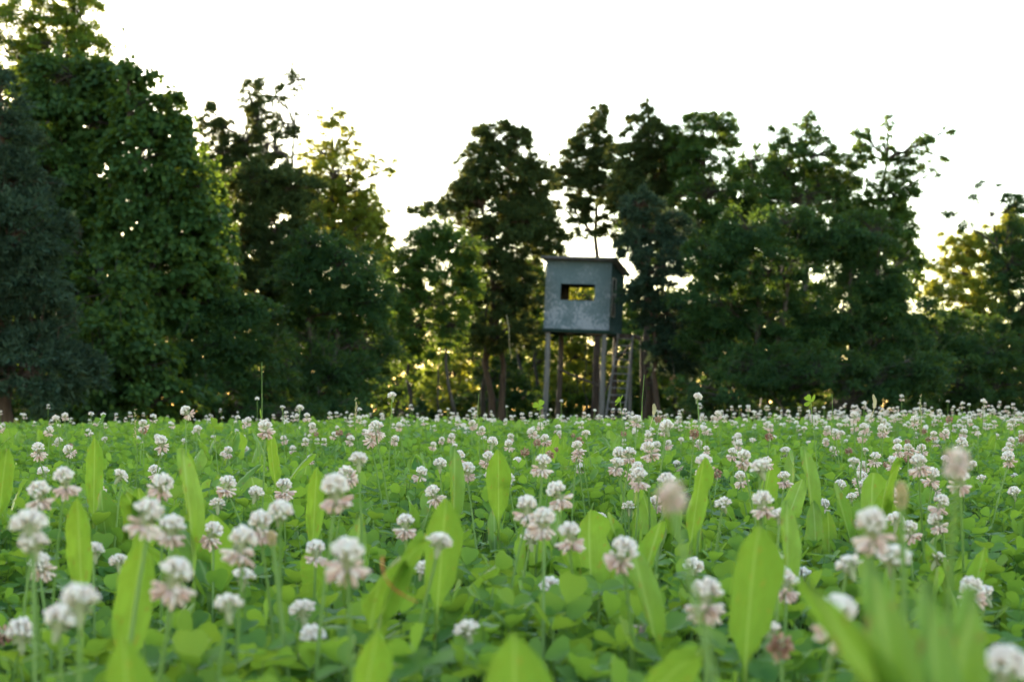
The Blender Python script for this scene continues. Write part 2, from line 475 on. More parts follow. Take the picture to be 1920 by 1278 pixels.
    for k in range(n):
        t = (k + 1.2) / (n + 0.8)
        a, b = (rails[0][0] + (rails[0][1] - rails[0][0]) * t), (rails[1][0] + (rails[1][1] - rails[1][0]) * t)
        bar('rung', a + (-0.03, -0.025, 0), b + (0.03, -0.025, 0), 0.020, pole, lad)
stand()

ORD = ['first', 'second', 'third', 'fourth', 'fifth', 'sixth', 'seventh', 'eighth', 'ninth', 'tenth', 'eleventh', 'twelfth', 'thirteenth', 'fourteenth',
       'fifteenth', 'sixteenth', 'seventeenth', 'eighteenth', 'nineteenth', 'twentieth', 'twenty-first', 'twenty-second', 'twenty-third', 'twenty-fourth', 'twenty-fifth', 'twenty-sixth', 'twenty-seventh', 'twenty-eighth', 'twenty-ninth', 'thirtieth']
ORD += ['thirty-' + w for w in ORD[:9]] + ['fortieth'] + ['forty-' + w for w in ORD[:9]] + ['fiftieth'] + ['fifty-' + w for w in ORD[:9]] + ['sixtieth'] + ['sixty-' + w for w in ORD[:9]]

# ------------------------------------------------------------------ trees
DIAMOND = np.array([[0, 0, 0], [0.5, 0.42, 0.10], [0, 1, -0.04], [-0.5, 0.42, 0.10]])
DIAMOND_F = np.array([[0, 1, 2, 3]])
NEEDLE = np.array([[0.5, 0, 0.05], [-0.5, 0, 0.05], [0, 1, 0]])
NEEDLE_F = np.array([[0, 1, 2]])

STYLE = {   # clump radius, leaves per clump, leaf length, width ratio, flattening, droop
    'broad': dict(rc=0.33, n=180, L=0.067, w=0.62, flat=0.60, droop=0.35, up=0.7),
    'vine':  dict(rc=0.34, n=78, L=0.122, w=0.90, flat=0.62, droop=0.85, up=0.5),
    'cedar': dict(rc=0.29, n=145, L=0.125, w=0.30, flat=0.50, droop=-0.15, up=0.25),
}
LEAF_SCALE = 1.12
COVER = 2.3

def foliage(rng, centres, outs, style, dist, rc_k=1.0, dens=1.0, leaf_k=1.0):
    st = STYLE[style]
    nc = len(centres)
    rc = st['rc'] * rc_k * rng.uniform(0.65, 1.35, nc)
    cnt = np.maximum(6, (st['n'] * dens * (rc / st['rc']) ** 2 * rng.uniform(0.7, 1.2, nc))).astype(int)
    ci = np.repeat(np.arange(nc), cnt)
    N = len(ci)
    d = norm(rng.normal(size=(N, 3)))
    rad = rng.uniform(0.15, 1.0, N) ** 0.55 * np.where(rng.uniform(size=N) < 0.12, 1.35, 1.0)
    off = d * (rad * rc[ci])[:, None]
    # each clump is a flattened, slightly tilted pad of twigs
    tilt = outs[ci] * 0.35
    off[:, 2] = off[:, 2] * st['flat'] - (off[:, 0] ** 2 + off[:, 1] ** 2) * 0.35 / np.maximum(rc[ci], 0.1)
    off[:, 2] -= (off[:, :2] * tilt[:, :2]).sum(1) * 0.6
    # gather leaves on a few twigs per clump so that gaps stay open
    k = 7
    tw = norm(rng.normal(size=(nc, k, 3)) + outs[:, None] * 0.6)
    pick = rng.integers(0, k, N)
    tdir = tw[ci, pick]
    along = (off * tdir).sum(1)
    pull = rng.uniform(0.25, 0.75, N)[:, None]
    off = off * (1 - pull) + (np.abs(along)[:, None] * tdir) * pull
    p = centres[ci] + off
    outv = norm(off + outs[ci] * 0.25)
    tip = norm(outv + rng.normal(size=(N, 3)) * 0.55 + np.array([0, 0, -1]) * st['droop'])
    nrm = norm(np.array([0, 0, 1.0]) * st['up'] + outv * 0.6 + rng.normal(size=(N, 3)) * 0.45)
    s, t, n = frames(tip, nrm)
    L = st['L'] * leaf_k * LEAF_SCALE * (dist / 45.0) ** 0.35 * rng.uniform(0.6, 1.25, N)
    sc = np.stack([L * st['w'], L, L], 1)
    if style == 'vine':
        return scatter(DIAMOND, DIAMOND_F, p, s, t, n, sc)
    return scatter(NEEDLE, NEEDLE_F, p, s, t, n, sc)

def curve_path(rng, a, b, n=5, sag=0.0, wob=0.06):
    t = np.linspace(0, 1, n)[:, None]
    L = np.linalg.norm(b - a)
    p = a + (b - a) * t
    p += rng.normal(size=(n, 3)) * wob * L * (t * (1 - t) * 4) * 0.5
    p[:, 2] += (sag * L * 4 * t * (1 - t))[:, 0]
    return p

def tree(name, label, Y, u0, lobes, style, mat, seed, cover=4.2, rc_k=1.0, dens=1.0, trunk_r=0.14, top_v=None, bark='bark',
         group=None, cat='tree', whips=10, thick=0.85, twig_mat=None, depth_k=1.0, stems=1, whip_len=1.0, leaf_k=1.0, wob=0.025):
    """lobes are crown masses (u, v, ru, rv[, weight]) read off the photo, given their own depth round Y"""
    rng = np.random.default_rng(seed)
    k = Y / FPX
    bx = (u0 - 960) * k
    base = np.array([bx, Y, float(gz(bx, Y)) - 0.1])
    root = link(name, None)
    root.location = base
    tag(root, label, cat, group)
    cs = []
    for lb in lobes:
        u, v, ru, rv = lb[0], lb[1], lb[2] * 1.08, lb[3] * 1.05
        wt = lb[4] if len(lb) > 4 else 1.0
        dy = rng.uniform(-0.5, 0.5) * ru * k * 0.9 * depth_k
        c = px(u, v, Y + dy)
        cs.append((c, ru * k, rv * k, wt))
    st = STYLE[style]
    rc = st['rc'] * rc_k
    cen, outs, lob_i = [], [], []
    for li, (c, rx, rz, wt) in enumerate(cs):
        m = max(3, int(COVER * (1.22 if style == 'cedar' else 1.12 if style == 'vine' else 1.0) * cover * wt * rx * rz / (rc * rc)))
        d = norm(rng.normal(size=(m, 3)) * np.array([1, 1, 1]))
        rr = rng.uniform(0.25, 1.0, m) ** 0.5
        ry = min(max(rx, rz), 1.6) * thick * depth_k
        ex, ez = max(rx - rc * 0.25, rc * 0.2), max(rz - rc * 0.25, rc * 0.2)
        o = d * rr[:, None] * np.array([ex, ry, ez])
        o *= rng.uniform(0.8, 1.18, (m, 1))
        pts = c + o
        ok = (pts[:, 2] > gz(pts[:, 0], pts[:, 1]) + 0.12) & ((o[:, 1] < 0.3 * ry) | (rng.uniform(size=m) < 0.5))
        cen.append(pts[ok]); outs.append(norm(o[ok] / np.array([rx, ry, rz]) + 1e-6)); lob_i += [li] * int(ok.sum())
    cen = np.concatenate(cen); outs = np.concatenate(outs); lob_i = np.array(lob_i)
    crown = Soup()
    crown.add(*foliage(rng, cen - base, outs, style, Y, rc_k, dens, leaf_k))
    # whips: long leafy shoots that break the outline
    wood = Soup()
    whips = int(whips * 1.7)
    if whips:
        hi = np.argsort(-(outs[:, 2] + 0.5 * np.abs(outs[:, 0])) + rng.uniform(-0.5, 0.5, len(outs)))[:whips]
        for i in hi:
            a = cen[i] - base
            dr = norm(outs[i] * np.array([0.9, 0.4, 0.8]) + rng.normal(size=3) * 0.25 + np.array([0, 0, 0.35]))
            ln = rng.uniform(0.45, 0.95) * (0.6 + rc) * whip_len
            b = a + dr * ln
            pth = curve_path(rng, a, b, 5, 0.06, 0.15)
            wood.add(*tube(pth, np.linspace(0.008, 0.003, 5), 3))
            n = int((50 if style != 'vine' else 26) * whip_len * dens)
            t = rng.uniform(0.25, 1, n)
            idx = np.clip((t * 4).astype(int), 0, 3); fr = (t * 4 - idx)[:, None]
            p = pth[idx] * (1 - fr) + pth[idx + 1] * fr + rng.normal(size=(n, 3)) * 0.05 * (1.25 - t[:, None])
            tip = norm(rng.normal(size=(n, 3)) * 0.8 + dr * 0.6 + np.array([0, 0, -0.3 if style != 'cedar' else 0.3]))
            s, tt, nn = frames(tip, norm(rng.normal(size=(n, 3)) + np.array([0, 0, 0.8])))
            Lf = st['L'] * 0.8 * rng.uniform(0.6, 1.1, n)
            sc = np.stack([Lf * st['w'], Lf, Lf], 1)
            if style == 'vine':
                crown.add(*scatter(DIAMOND, DIAMOND_F, p, s, tt, nn, sc))
            else:
                crown.add(*scatter(NEEDLE, NEEDLE_F, p, s, tt, nn, sc))
    # wood
    topz = max(c[2] for c, *_ in cs)
    topc = max(cs, key=lambda q: q[0][2])[0]
    if top_v is not None:
        topz = H + (VH - top_v) * k
    trunks = []
    tsoup = Soup()
    for si in range(stems):
        sp = (si - (stems - 1) / 2)
        a = np.array([sp * 0.28, rng.uniform(-0.2, 0.2) * (stems > 1), 0.0])
        b = np.array([topc[0] - base[0] + sp * 0.8, topc[1] - base[1], topz - base[2]])
        pth = curve_path(rng, a, b, 9, 0, wob)
        hgt = np.linspace(0, 1, 9)
        tsoup.add(*tube(pth, trunk_r * (1 - 0.82 * hgt) * (1 + 0.5 * np.exp(-hgt * 14)) / (1 + 0.25 * (stems - 1)), 9))
        trunks.append(pth)
    tr = tsoup.build('trunk', M[bark], root, True)
    for li, (c, rx, rz, wt) in enumerate(cs):
        pth = trunks[li % stems]
        cl = c - base
        zt = cl[2] - 0.35 * np.linalg.norm((cl - pth[-1])[:2]) - 0.25 * rz
        zt = np.clip(zt, 0.15 * pth[-1][2], 0.97 * pth[-1][2])
        j = int(np.argmin(np.abs(pth[:, 2] - zt)))
        a = pth[j]
        limb = curve_path(rng, a, cl, 6, 0.05, 0.12)
        wood.add(*tube(limb, np.linspace(max(0.032, trunk_r * 0.35), 0.018, 6), 5))
        me = np.where(lob_i == li)[0]
        for q in me[:: 2 if len(me) > 60 else 1]:
            g = cen[q] - base
            s0 = limb[int(rng.integers(2, 6))]
            wood.add(*tube(curve_path(rng, s0, g, 3, 0.03, 0.12), np.linspace(0.018, 0.009, 3), 3))
    wood.build('branches', M[bark], tr, True, 'stuff')
    cr = crown.build('crown', M[mat], root)
    cr["kind"] = "stuff"
    return root

G1, G2, G3 = 'trees along the left of the clover field', 'trees behind the hunting stand', 'trees along the right of the clover field'
tree('cedar_tree', 'blue-grey cedar at the far left edge, dense from top to ground', 27, 10,
     [(0, 180, 40, 60), (5, 260, 60, 60), (30, 340, 75, 65), (40, 430, 90, 75), (60, 520, 85, 70), (30, 600, 105, 75), (60, 690, 120, 80), (-30, 500, 60, 160)],
     'cedar', 'cedar_blue', 11, 3.4, 0.95, bark='bark_red', group=G1)
tree('broadleaf_tree', 'tallest tree, top cut off by the frame, yellow-lit leaves at its crown', 39, 90,
     [(60, 30, 90, 55), (155, 25, 52, 60), (110, 90, 95, 55), (25, 110, 70, 60), (165, 85, 40, 50), (50, -50, 90, 55), (140, -60, 60, 60), (100, 210, 110, 90), (40, 320, 90, 90)],
     'broad', 'broad_light', 12, 3.2, 1.0, group=G1, trunk_r=0.2)
tree('vine_draped_tree', 'tree under a shaggy mantle of vines, below the tallest crown', 34, 140,
     [(125, 150, 105, 50), (190, 145, 45, 45), (110, 220, 110, 65), (85, 310, 85, 80), (190, 230, 55, 60), (70, 420, 80, 90), (130, 560, 70, 110), (40, 620, 80, 120), (165, 320, 50, 60, 0.5), (175, 400, 60, 60, 0.8)],
     'vine', 'vine', 13, 3.3, 1.0, group=G1, trunk_r=0.18, stems=2)
tree('vine_draped_tree', 'rounded vine-smothered tree with a domed top, right of the tallest tree', 32.5, 285,
     [(275, 205, 78, 48), (312, 235, 46, 52), (280, 300, 85, 75), (330, 330, 45, 70), (330, 410, 62, 90), (365, 440, 26, 90), (260, 420, 80, 100), (270, 135, 34, 22, 0.7), (240, 130, 25, 18, 0.7), (290, 520, 70, 90), (345, 540, 40, 70), (372, 350, 36, 36), (392, 425, 30, 44), (405, 500, 26, 40)],
     'vine', 'vine', 14, 3.6, 0.95, group=G1, trunk_r=0.16)
tree('vine_shrub', 'mound of bright vine leaves at the foot of the domed vine tree', 31, 235,
     [(215, 540, 70, 60), (235, 610, 65, 70), (260, 680, 85, 70), (180, 660, 90, 80), (170, 730, 120, 40), (300, 740, 100, 40), (60, 750, 120, 40), (180, 775, 160, 25)],
     'vine', 'vine', 15, 3.0, 0.9, group=G1, trunk_r=0.07, cat='shrub')
tree('spreading_shrub', 'dark leafy shrub with branches reaching right, left of the dark bushy tree', 33, 400,
     [(395, 570, 95, 55), (455, 585, 60, 35), (500, 580, 32, 14), (400, 650, 110, 70), (470, 670, 75, 60), (360, 720, 110, 50), (500, 730, 90, 45), (400, 775, 140, 28), (530, 775, 80, 25)],
     'broad', 'broad_dark', 16, 3.6, 0.9, group=G1, trunk_r=0.08, cat='shrub')
tree('vine_draped_tree', 'slim vine-hung tree filling the gap beside the domed vine tree', 37, 400,
     [(375, 320, 40, 40), (395, 380, 40, 60), (400, 470, 45, 80), (385, 560, 50, 80)],
     'vine', 'vine', 17, 3.0, 0.9, group=G1, trunk_r=0.1)
tree('sparse_tree', 'thin open-crowned tree against the sky, left of the bare-twigged tree', 43, 430,
     [(395, 225, 26, 34, 0.6), (415, 280, 45, 36, 0.6), (470, 180, 24, 34, 0.6), (492, 225, 26, 45, 0.6), (450, 262, 45, 36, 0.6), (480, 310, 60, 40, 0.7), (430, 340, 50, 40, 0.8)],
     'cedar', 'cedar', 18, 3.4, 0.62, 0.9, group=G1, trunk_r=0.09, whips=16)
tree('bare_tree', 'half-dead tree of bare twigs with a few leaf tufts on top', 42, 527,
     [(540, 160, 30, 22, 0.22), (515, 180, 24, 24, 0.3), (560, 150, 14, 20, 0.25), (530, 230, 34, 40, 0.14), (548, 250, 16, 16, 0.8), (505, 270, 26, 30, 0.3)],
     'cedar', 'cedar', 19, 3.4, 0.45, 0.6, group=G1, trunk_r=0.09, top_v=150, whips=18)
tree('cedar_tree', 'very dark dense cedar below the bare-twigged tree', 40, 510,
     [(500, 330, 70, 34), (545, 350, 60, 40), (470, 400, 50, 60), (530, 420, 75, 60), (490, 490, 60, 60), (540, 500, 60, 70), (470, 560, 60, 60)],
     'cedar', 'cedar', 20, 3.0, 0.9, group=G1, bark='bark_red')
tree('broadleaf_tree', 'sunlit open tree with one branch arching right into the gap of sky', 46, 625,
     [(622, 222, 36, 20, 0.7), (652, 265, 34, 32, 0.7), (600, 285, 42, 36, 0.7), (625, 325, 60, 36, 0.8), (690, 305, 34, 18, 0.7), (732, 312, 12, 22, 0.7), (665, 350, 50, 34, 0.8), (690, 385, 28, 30, 0.9), (655, 410, 70, 50), (590, 380, 50, 60), (690, 440, 50, 45)],
     'broad', 'sunlit_gold', 21, 3.6, 0.66, 0.95, group=G1, trunk_r=0.13, whips=16)
tree('broadleaf_tree', 'broad dark green bushy tree at the left of the bright gap', 38, 615,
     [(600, 455, 65, 38), (645, 490, 85, 50), (565, 510, 60, 50), (610, 560, 100, 60), (690, 560, 55, 60), (580, 630, 95, 50), (680, 640, 70, 50)],
     'broad', 'broad_dark', 22, 3.8, 1.0, group=G1, trunk_r=0.13, stems=2)
tree('undergrowth_bush', 'shadowed low bush under the broad dark bushy tree', 36, 600,
     [(560, 690, 80, 55), (620, 700, 80, 55), (540, 755, 90, 30), (640, 755, 90, 30), (680, 700, 45, 50, 0.8)],
     'broad', 'broad_dark', 23, 3.0, 1.0, group=G1, cat='bush', trunk_r=0.06)
tree('broadleaf_tree', 'round light-green tree on a slim trunk, left of the tall layered cedar', 46.5, 853,
     [(815, 432, 50, 28), (855, 460, 48, 36), (775, 470, 48, 40), (825, 510, 75, 45), (880, 525, 28, 42), (755, 545, 45, 45), (815, 575, 70, 40), (850, 610, 40, 40, 0.6), (770, 610, 40, 36, 0.6)],
     'broad', 'broad', 24, 3.9, 0.85, group=G2, trunk_r=0.055, whips=14)
tree('cedar_tree', 'tall layered dark cedar with a broad ragged crown, left of the stand', 52, 930,
     [(930, 255, 46, 26), (970, 265, 30, 24), (900, 300, 40, 30), (950, 320, 70, 40), (885, 345, 45, 24), (1000, 340, 36, 40), (850, 370, 30, 20), (930, 395, 95, 40), (810, 394, 46, 11), (1000, 415, 55, 50), (940, 460, 85, 50), (1035, 455, 30, 26, 0.7), (910, 540, 70, 50, 0.8), (970, 540, 50, 50, 0.8), (940, 620, 80, 40, 0.7)],
     'cedar', 'cedar', 25, 3.5, 0.9, group=G2, trunk_r=0.13, bark='bark_red', whips=18, stems=2)
tree('cedar_tree', 'pointed cedar with a bare lower trunk rising behind the stand roof', 57, 1117,
     [(1122, 215, 16, 24, 0.8), (1112, 260, 36, 34, 0.9), (1070, 275, 20, 22, 0.8), (1100, 310, 50, 34), (1062, 340, 30, 34, 0.8), (1130, 355, 50, 36), (1075, 390, 40, 24, 0.6), (1095, 430, 30, 22, 0.3), (1150, 420, 30, 30, 0.4)],
     'cedar', 'cedar', 26, 3.4, 0.82, group=G2, trunk_r=0.14, bark='bark_red', whips=16, wob=0.012)
tree('conifer_tree', 'conifer with a thin wispy tip, right above the stand', 54, 1215,
     [(1215, 195, 12, 20, 0.5), (1200, 235, 34, 24, 0.7), (1228, 262, 45, 32, 0.9), (1185, 295, 45, 34), (1250, 320, 55, 50), (1205, 370, 70, 45), (1170, 350, 30, 40, 0.8)],
     'cedar', 'cedar', 27, 3.2, 0.85, group=G2, trunk_r=0.14, bark='bark_red', whips=20)
tree('cedar_tree', 'blue-grey cedar whose branches reach across the side of the stand', 46.3, 1240,
     [(1200, 385, 40, 34), (1245, 425, 52, 42), (1185, 460, 36, 30), (1240, 500, 55, 42), (1178, 545, 22, 18), (1212, 555, 34, 30), (1250, 590, 46, 44), (1240, 640, 34, 34, 0.8), (1265, 660, 50, 50, 0.8)],
     'cedar', 'cedar_blue', 28, 3.0, 0.78, group=G2, trunk_r=0.08, bark='bark_red')
tree('vine_draped_tree', 'round-topped leafy tree second from the thin wispy conifer', 53, 1325,
     [(1318, 240, 58, 34), (1362, 245, 30, 36), (1325, 295, 75, 40), (1285, 290, 40, 44), (1340, 360, 80, 50), (1300, 430, 75, 50), (1380, 420, 60, 50)],
     'broad', 'vine', 29, 3.4, 0.9, group=G3, trunk_r=0.15)
tree('broadleaf_tree', 'cone-shaped tree with a pointed top, above the dark right-hand mass', 51, 1510,
     [(1515, 220, 16, 18), (1502, 258, 46, 28), (1530, 292, 58, 34), (1450, 262, 14, 32, 0.6), (1468, 320, 46, 34), (1560, 335, 56, 40), (1500, 380, 95, 42), (1430, 350, 40, 30, 0.7)],
     'broad', 'vine', 30, 3.4, 0.82, group=G3, trunk_r=0.15, whips=18)
tree('broadleaf_tree', 'loose tree with feathery branches arching up and out to the right', 50.5, 1640,
     [(1617, 255, 20, 24, 0.7), (1608, 295, 32, 24, 0.8), (1665, 232, 12, 22, 0.7), (1660, 280, 20, 28, 0.8), (1705, 305, 40, 20, 0.8), (1738, 268, 26, 18, 0.8), (1770, 246, 20, 8, 0.8), (1680, 350, 55, 34), (1640, 400, 70, 44), (1690, 430, 34, 44), (1775, 295, 16, 10, 0.6), (1750, 325, 18, 10, 0.6), (1705, 480, 26, 30, 0.3)],
     'broad', 'broad', 31, 3.6, 0.62, group=G3, trunk_r=0.14, whips=22, whip_len=1.7)
tree('broadleaf_tree', 'dark green full tree standing just right of the blue-grey cedar', 44, 1410,
     [(1400, 425, 65, 36), (1470, 425, 75, 38), (1345, 475, 58, 46), (1440, 500, 100, 55), (1330, 560, 70, 55), (1430, 590, 105, 55), (1370, 640, 95, 50), (1480, 660, 90, 50)],
     'broad', 'broad_dark', 32, 4.3, 1.0, group=G3, trunk_r=0.16, stems=2)
tree('broadleaf_tree', 'dark green full tree below the loose feathery-branched tree', 44.6, 1600,
     [(1560, 450, 75, 44), (1625, 435, 62, 46), (1620, 520, 85, 55), (1680, 550, 42, 50), (1560, 590, 100, 60), (1650, 620, 80, 60), (1700, 620, 45, 50)],
     'broad', 'broad_dark', 33, 4.3, 1.0, group=G3, trunk_r=0.16, stems=2)
tree('undergrowth_bush', 'black-shadowed undergrowth below the right-hand dark trees', 42.3, 1500,
     [(1330, 725, 90, 40), (1420, 690, 100, 60), (1530, 690, 100, 60), (1640, 715, 100, 55), (1710, 700, 70, 60), (1360, 775, 110, 28), (1500, 775, 120, 28), (1650, 775, 120, 28)],
     'broad', 'broad_dark', 34, 3.0, 1.1, group=G3, cat='bush', trunk_r=0.06)
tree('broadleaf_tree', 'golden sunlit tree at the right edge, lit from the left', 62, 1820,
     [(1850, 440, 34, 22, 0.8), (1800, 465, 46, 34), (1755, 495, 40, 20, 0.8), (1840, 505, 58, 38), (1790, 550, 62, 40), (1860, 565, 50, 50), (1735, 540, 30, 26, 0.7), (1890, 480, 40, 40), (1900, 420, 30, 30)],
     'broad', 'sunlit_gold', 35, 4.4, 0.9, group=G3, trunk_r=0.15, whips=16)
tree('broadleaf_tree', 'dark tree at the right frame edge with a drooping loose branch', 47, 1935,
     [(1912, 385, 22, 22), (1895, 440, 26, 36, 0.8), (1925, 470, 40, 50), (1925, 560, 55, 60), (1905, 630, 65, 50), (1850, 345, 34, 9, 0.6), (1820, 365, 18, 9, 0.6), (1885, 370, 20, 10, 0.6), (1790, 400, 30, 12, 0.25), (1810, 425, 16, 16, 0.6), (1890, 500, 46, 50, 0.8)],
     'broad', 'broad_dark', 36, 3.6, 0.7, group=G3, trunk_r=0.07, whips=14, whip_len=1.6)
tree('undergrowth_bush', 'low dark bush in the right corner under the golden tree', 46, 1830,
     [(1770, 635, 70, 40), (1850, 660, 80, 45), (1790, 710, 100, 50), (1890, 710, 90, 55), (1740, 580, 36, 36, 0.7), (1780, 775, 110, 28), (1890, 775, 90, 28)],
     'broad', 'broad_dark', 37, 3.2, 0.95, group=G3, cat='bush', trunk_r=0.06)
# understorey seen below the crowns, lit from behind
G4 = 'sunlit shrubs in the gaps under the trees'
for (lab, Y, u, lobes, mat, sd) in (
    ('pale green sunlit shrub in the bright gap left of the slim trunk', 78, 785, [(785, 690, 36, 34), (775, 735, 44, 34), (800, 650, 26, 24, 0.7), (780, 778, 60, 20)], 'broad_light', 41),
    ('yellow-lit shrub right behind the slim trunk of the round tree', 60, 850, [(845, 700, 34, 26, 0.8), (870, 740, 40, 26), (830, 750, 30, 18), (890, 670, 40, 24, 0.6)], 'sunlit_gold', 42),
    ('shadowed shrub between the slim trunk and the stand poles', 56, 950, [(940, 700, 60, 36, 0.8), (980, 740, 50, 30), (920, 750, 60, 20), (900, 640, 50, 40, 0.4)], 'broad_dark', 43),
    ('green sunlit shrub just left of the hunting box', 61, 1005, [(1005, 560, 20, 40, 0.7), (1000, 620, 30, 34, 0.8), (1010, 680, 36, 34, 0.8)], 'broad_light', 44),
    ('glowing yellow shrub framed between the stand poles', 60, 1100, [(1100, 640, 30, 26, 0.9), (1075, 670, 30, 26, 0.9), (1120, 690, 40, 30, 0.7), (1050, 730, 44, 30), (1130, 740, 44, 26), (1085, 555, 40, 26, 0.8)], 'sunlit_gold', 45),
    ('olive shrub behind the ladder of the hunting box', 58, 1190, [(1190, 660, 34, 34, 0.7), (1210, 710, 44, 34, 0.8), (1180, 745, 50, 20), (1250, 730, 40, 30)], 'broad', 46),
    ('tall green shrub far behind the slim trunk', 68, 870, [(860, 600, 60, 40), (880, 660, 70, 40), (850, 720, 80, 40), (860, 782, 90, 22)], 'broad_light', 48),
    ('tall olive shrub far behind the layered cedar trunks', 67, 960, [(960, 580, 60, 46), (950, 650, 70, 44), (970, 715, 80, 44), (960, 782, 90, 22)], 'broad', 49),
    ('tall yellow-green shrub far behind the stand poles', 69, 1060, [(1060, 600, 60, 46), (1050, 660, 70, 44), (1080, 720, 80, 40), (1110, 580, 40, 40, 0.7), (1070, 782, 90, 22), (1100, 530, 46, 30)], 'sunlit_gold', 55),
    ('tall green shrub far behind the stand ladder', 67, 1170, [(1160, 610, 60, 46), (1180, 660, 70, 44), (1160, 725, 80, 40), (1220, 590, 50, 44), (1170, 782, 90, 22)], 'broad', 56),
    ('tall dim shrub far behind the bright gap', 66, 700, [(700, 600, 60, 46), (690, 660, 70, 44), (670, 720, 70, 40), (740, 590, 40, 40, 0.6), (690, 782, 90, 22)], 'broad', 57),
    ('dark shrub far behind the blue-grey cedar foot', 64, 1270, [(1270, 620, 60, 46), (1280, 680, 60, 44), (1260, 735, 70, 30), (1270, 782, 90, 22)], 'broad_dark', 58),
    ('low dark bramble filling the foot of the bright gap', 62, 760, [(700, 775, 60, 34), (770, 778, 60, 30), (830, 776, 60, 34)], 'broad_dark', 72),
    ('low dark bramble at the foot of the layered cedar', 60, 930, [(890, 772, 60, 36), (950, 774, 60, 36), (1000, 776, 50, 32)], 'broad_dark', 73),
    ('low olive bramble behind the feet of the stand', 59, 1090, [(1050, 772, 60, 36), (1110, 772, 60, 36), (1170, 774, 60, 34), (1230, 772, 60, 36), (1290, 772, 50, 36)], 'broad', 74),
    ('dim shrub at the left of the bright gap', 52, 725, [(735, 640, 36, 40, 0.5), (715, 700, 40, 34, 0.6), (730, 745, 40, 20, 0.7)], 'broad', 47),
):
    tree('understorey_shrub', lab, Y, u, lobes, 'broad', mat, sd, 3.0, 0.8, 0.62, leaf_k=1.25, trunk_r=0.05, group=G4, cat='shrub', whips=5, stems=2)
for (lab, Y, u, tv, r_, sd) in (('thin dark sapling trunk in the bright gap left of the stand', 50, 822, 560, 0.035, 51),
                               ('straight bare trunk under the tall layered cedar', 53, 905, 470, 0.09, 52),
                               ('leaning dark sapling behind the stand poles', 57, 1098, 560, 0.025, 53),
                               ('bare trunk behind the ladder, right of the stand', 55, 1232, 430, 0.06, 54)):
    tree('sapling', lab, Y, u, [(u + 6, tv, 22, 20, 0.5), (u - 8, tv + 45, 20, 16, 0.4)], 'broad', 'broad', sd, 2.5, 0.6, 0.7, trunk_r=r_, group='bare stems under the trees', whips=3, cat='tree')
# darker trees that close the wood behind the front rows
G5 = 'trees deeper in the wood'
for (lab, Y, u, lobes, mat, sd) in (
    ('deep shaded tree behind the vine-hung left edge', 46, 150, [(100, 420, 130, 90), (230, 500, 120, 90), (90, 600, 140, 100), (260, 640, 130, 90), (180, 720, 200, 50), (180, 785, 170, 30)], 'broad_dark', 61),
    ('deep shaded tree behind the spreading left shrub', 47, 440, [(420, 420, 80, 70), (440, 520, 110, 80), (400, 620, 120, 80), (530, 620, 90, 80), (480, 710, 160, 60), (480, 785, 170, 30)], 'broad_dark', 62),
    ('deep shaded tree behind the broad bushy tree', 49, 640, [(640, 500, 80, 70), (600, 600, 100, 80), (680, 620, 60, 70), (620, 710, 130, 60), (620, 785, 170, 30)], 'broad_dark', 63),
    ('deep shaded tree behind the dark right-hand trees', 52, 1400, [(1330, 480, 80, 70), (1440, 470, 110, 80), (1380, 580, 130, 80), (1320, 670, 90, 80), (1450, 690, 130, 80), (1450, 785, 170, 30)], 'broad_dark', 64),
    ('deep shaded tree under the loose feathery tree', 53, 1600, [(1560, 430, 90, 70), (1640, 500, 80, 80), (1560, 580, 120, 80), (1660, 650, 110, 90), (1560, 710, 130, 60), (1560, 785, 170, 30)], 'broad_dark', 65),
    ('deep shaded tree filling the gap left of the tall layered cedar', 56, 765, [(735, 500, 46, 46), (770, 560, 60, 44), (740, 620, 70, 50), (800, 640, 60, 40)], 'broad', 67),
    ('deep shaded tree between the layered cedar and the stand', 60, 995, [(985, 420, 40, 46), (1025, 510, 46, 46), (985, 540, 70, 50), (1010, 610, 60, 40)], 'broad', 68),
    ('deep shaded tree filling the space behind the wispy conifer', 58, 1290, [(1195, 320, 50, 46), (1285, 350, 70, 56), (1400, 345, 60, 44), (1250, 430, 80, 56), (1390, 430, 80, 50), (1190, 420, 46, 50)], 'broad_dark', 69),
    ('deep shaded tree filling the space behind the cone-shaped tree', 57, 1500, [(1430, 300, 40, 34, 0.8), (1490, 345, 70, 44), (1575, 360, 64, 46), (1640, 420, 64, 56), (1690, 510, 40, 56)], 'broad_dark', 70),
    ('deep shaded tree below the sunlit open tree', 50, 570, [(470, 350, 56, 36), (560, 360, 60, 44), (640, 400, 70, 44), (700, 450, 40, 36)], 'broad_dark', 71),
    ('deep shaded tree below the golden right-hand tree', 55, 1810, [(1760, 640, 80, 60), (1850, 650, 110, 70), (1800, 720, 160, 50), (1800, 785, 170, 30)], 'broad_dark', 66),
):
    tree('broadleaf_tree', lab, Y, u, lobes, 'broad', mat, sd, 2.6, 1.25, 0.36, leaf_k=1.8, trunk_r=0.10, group=G5, whips=4, stems=2)
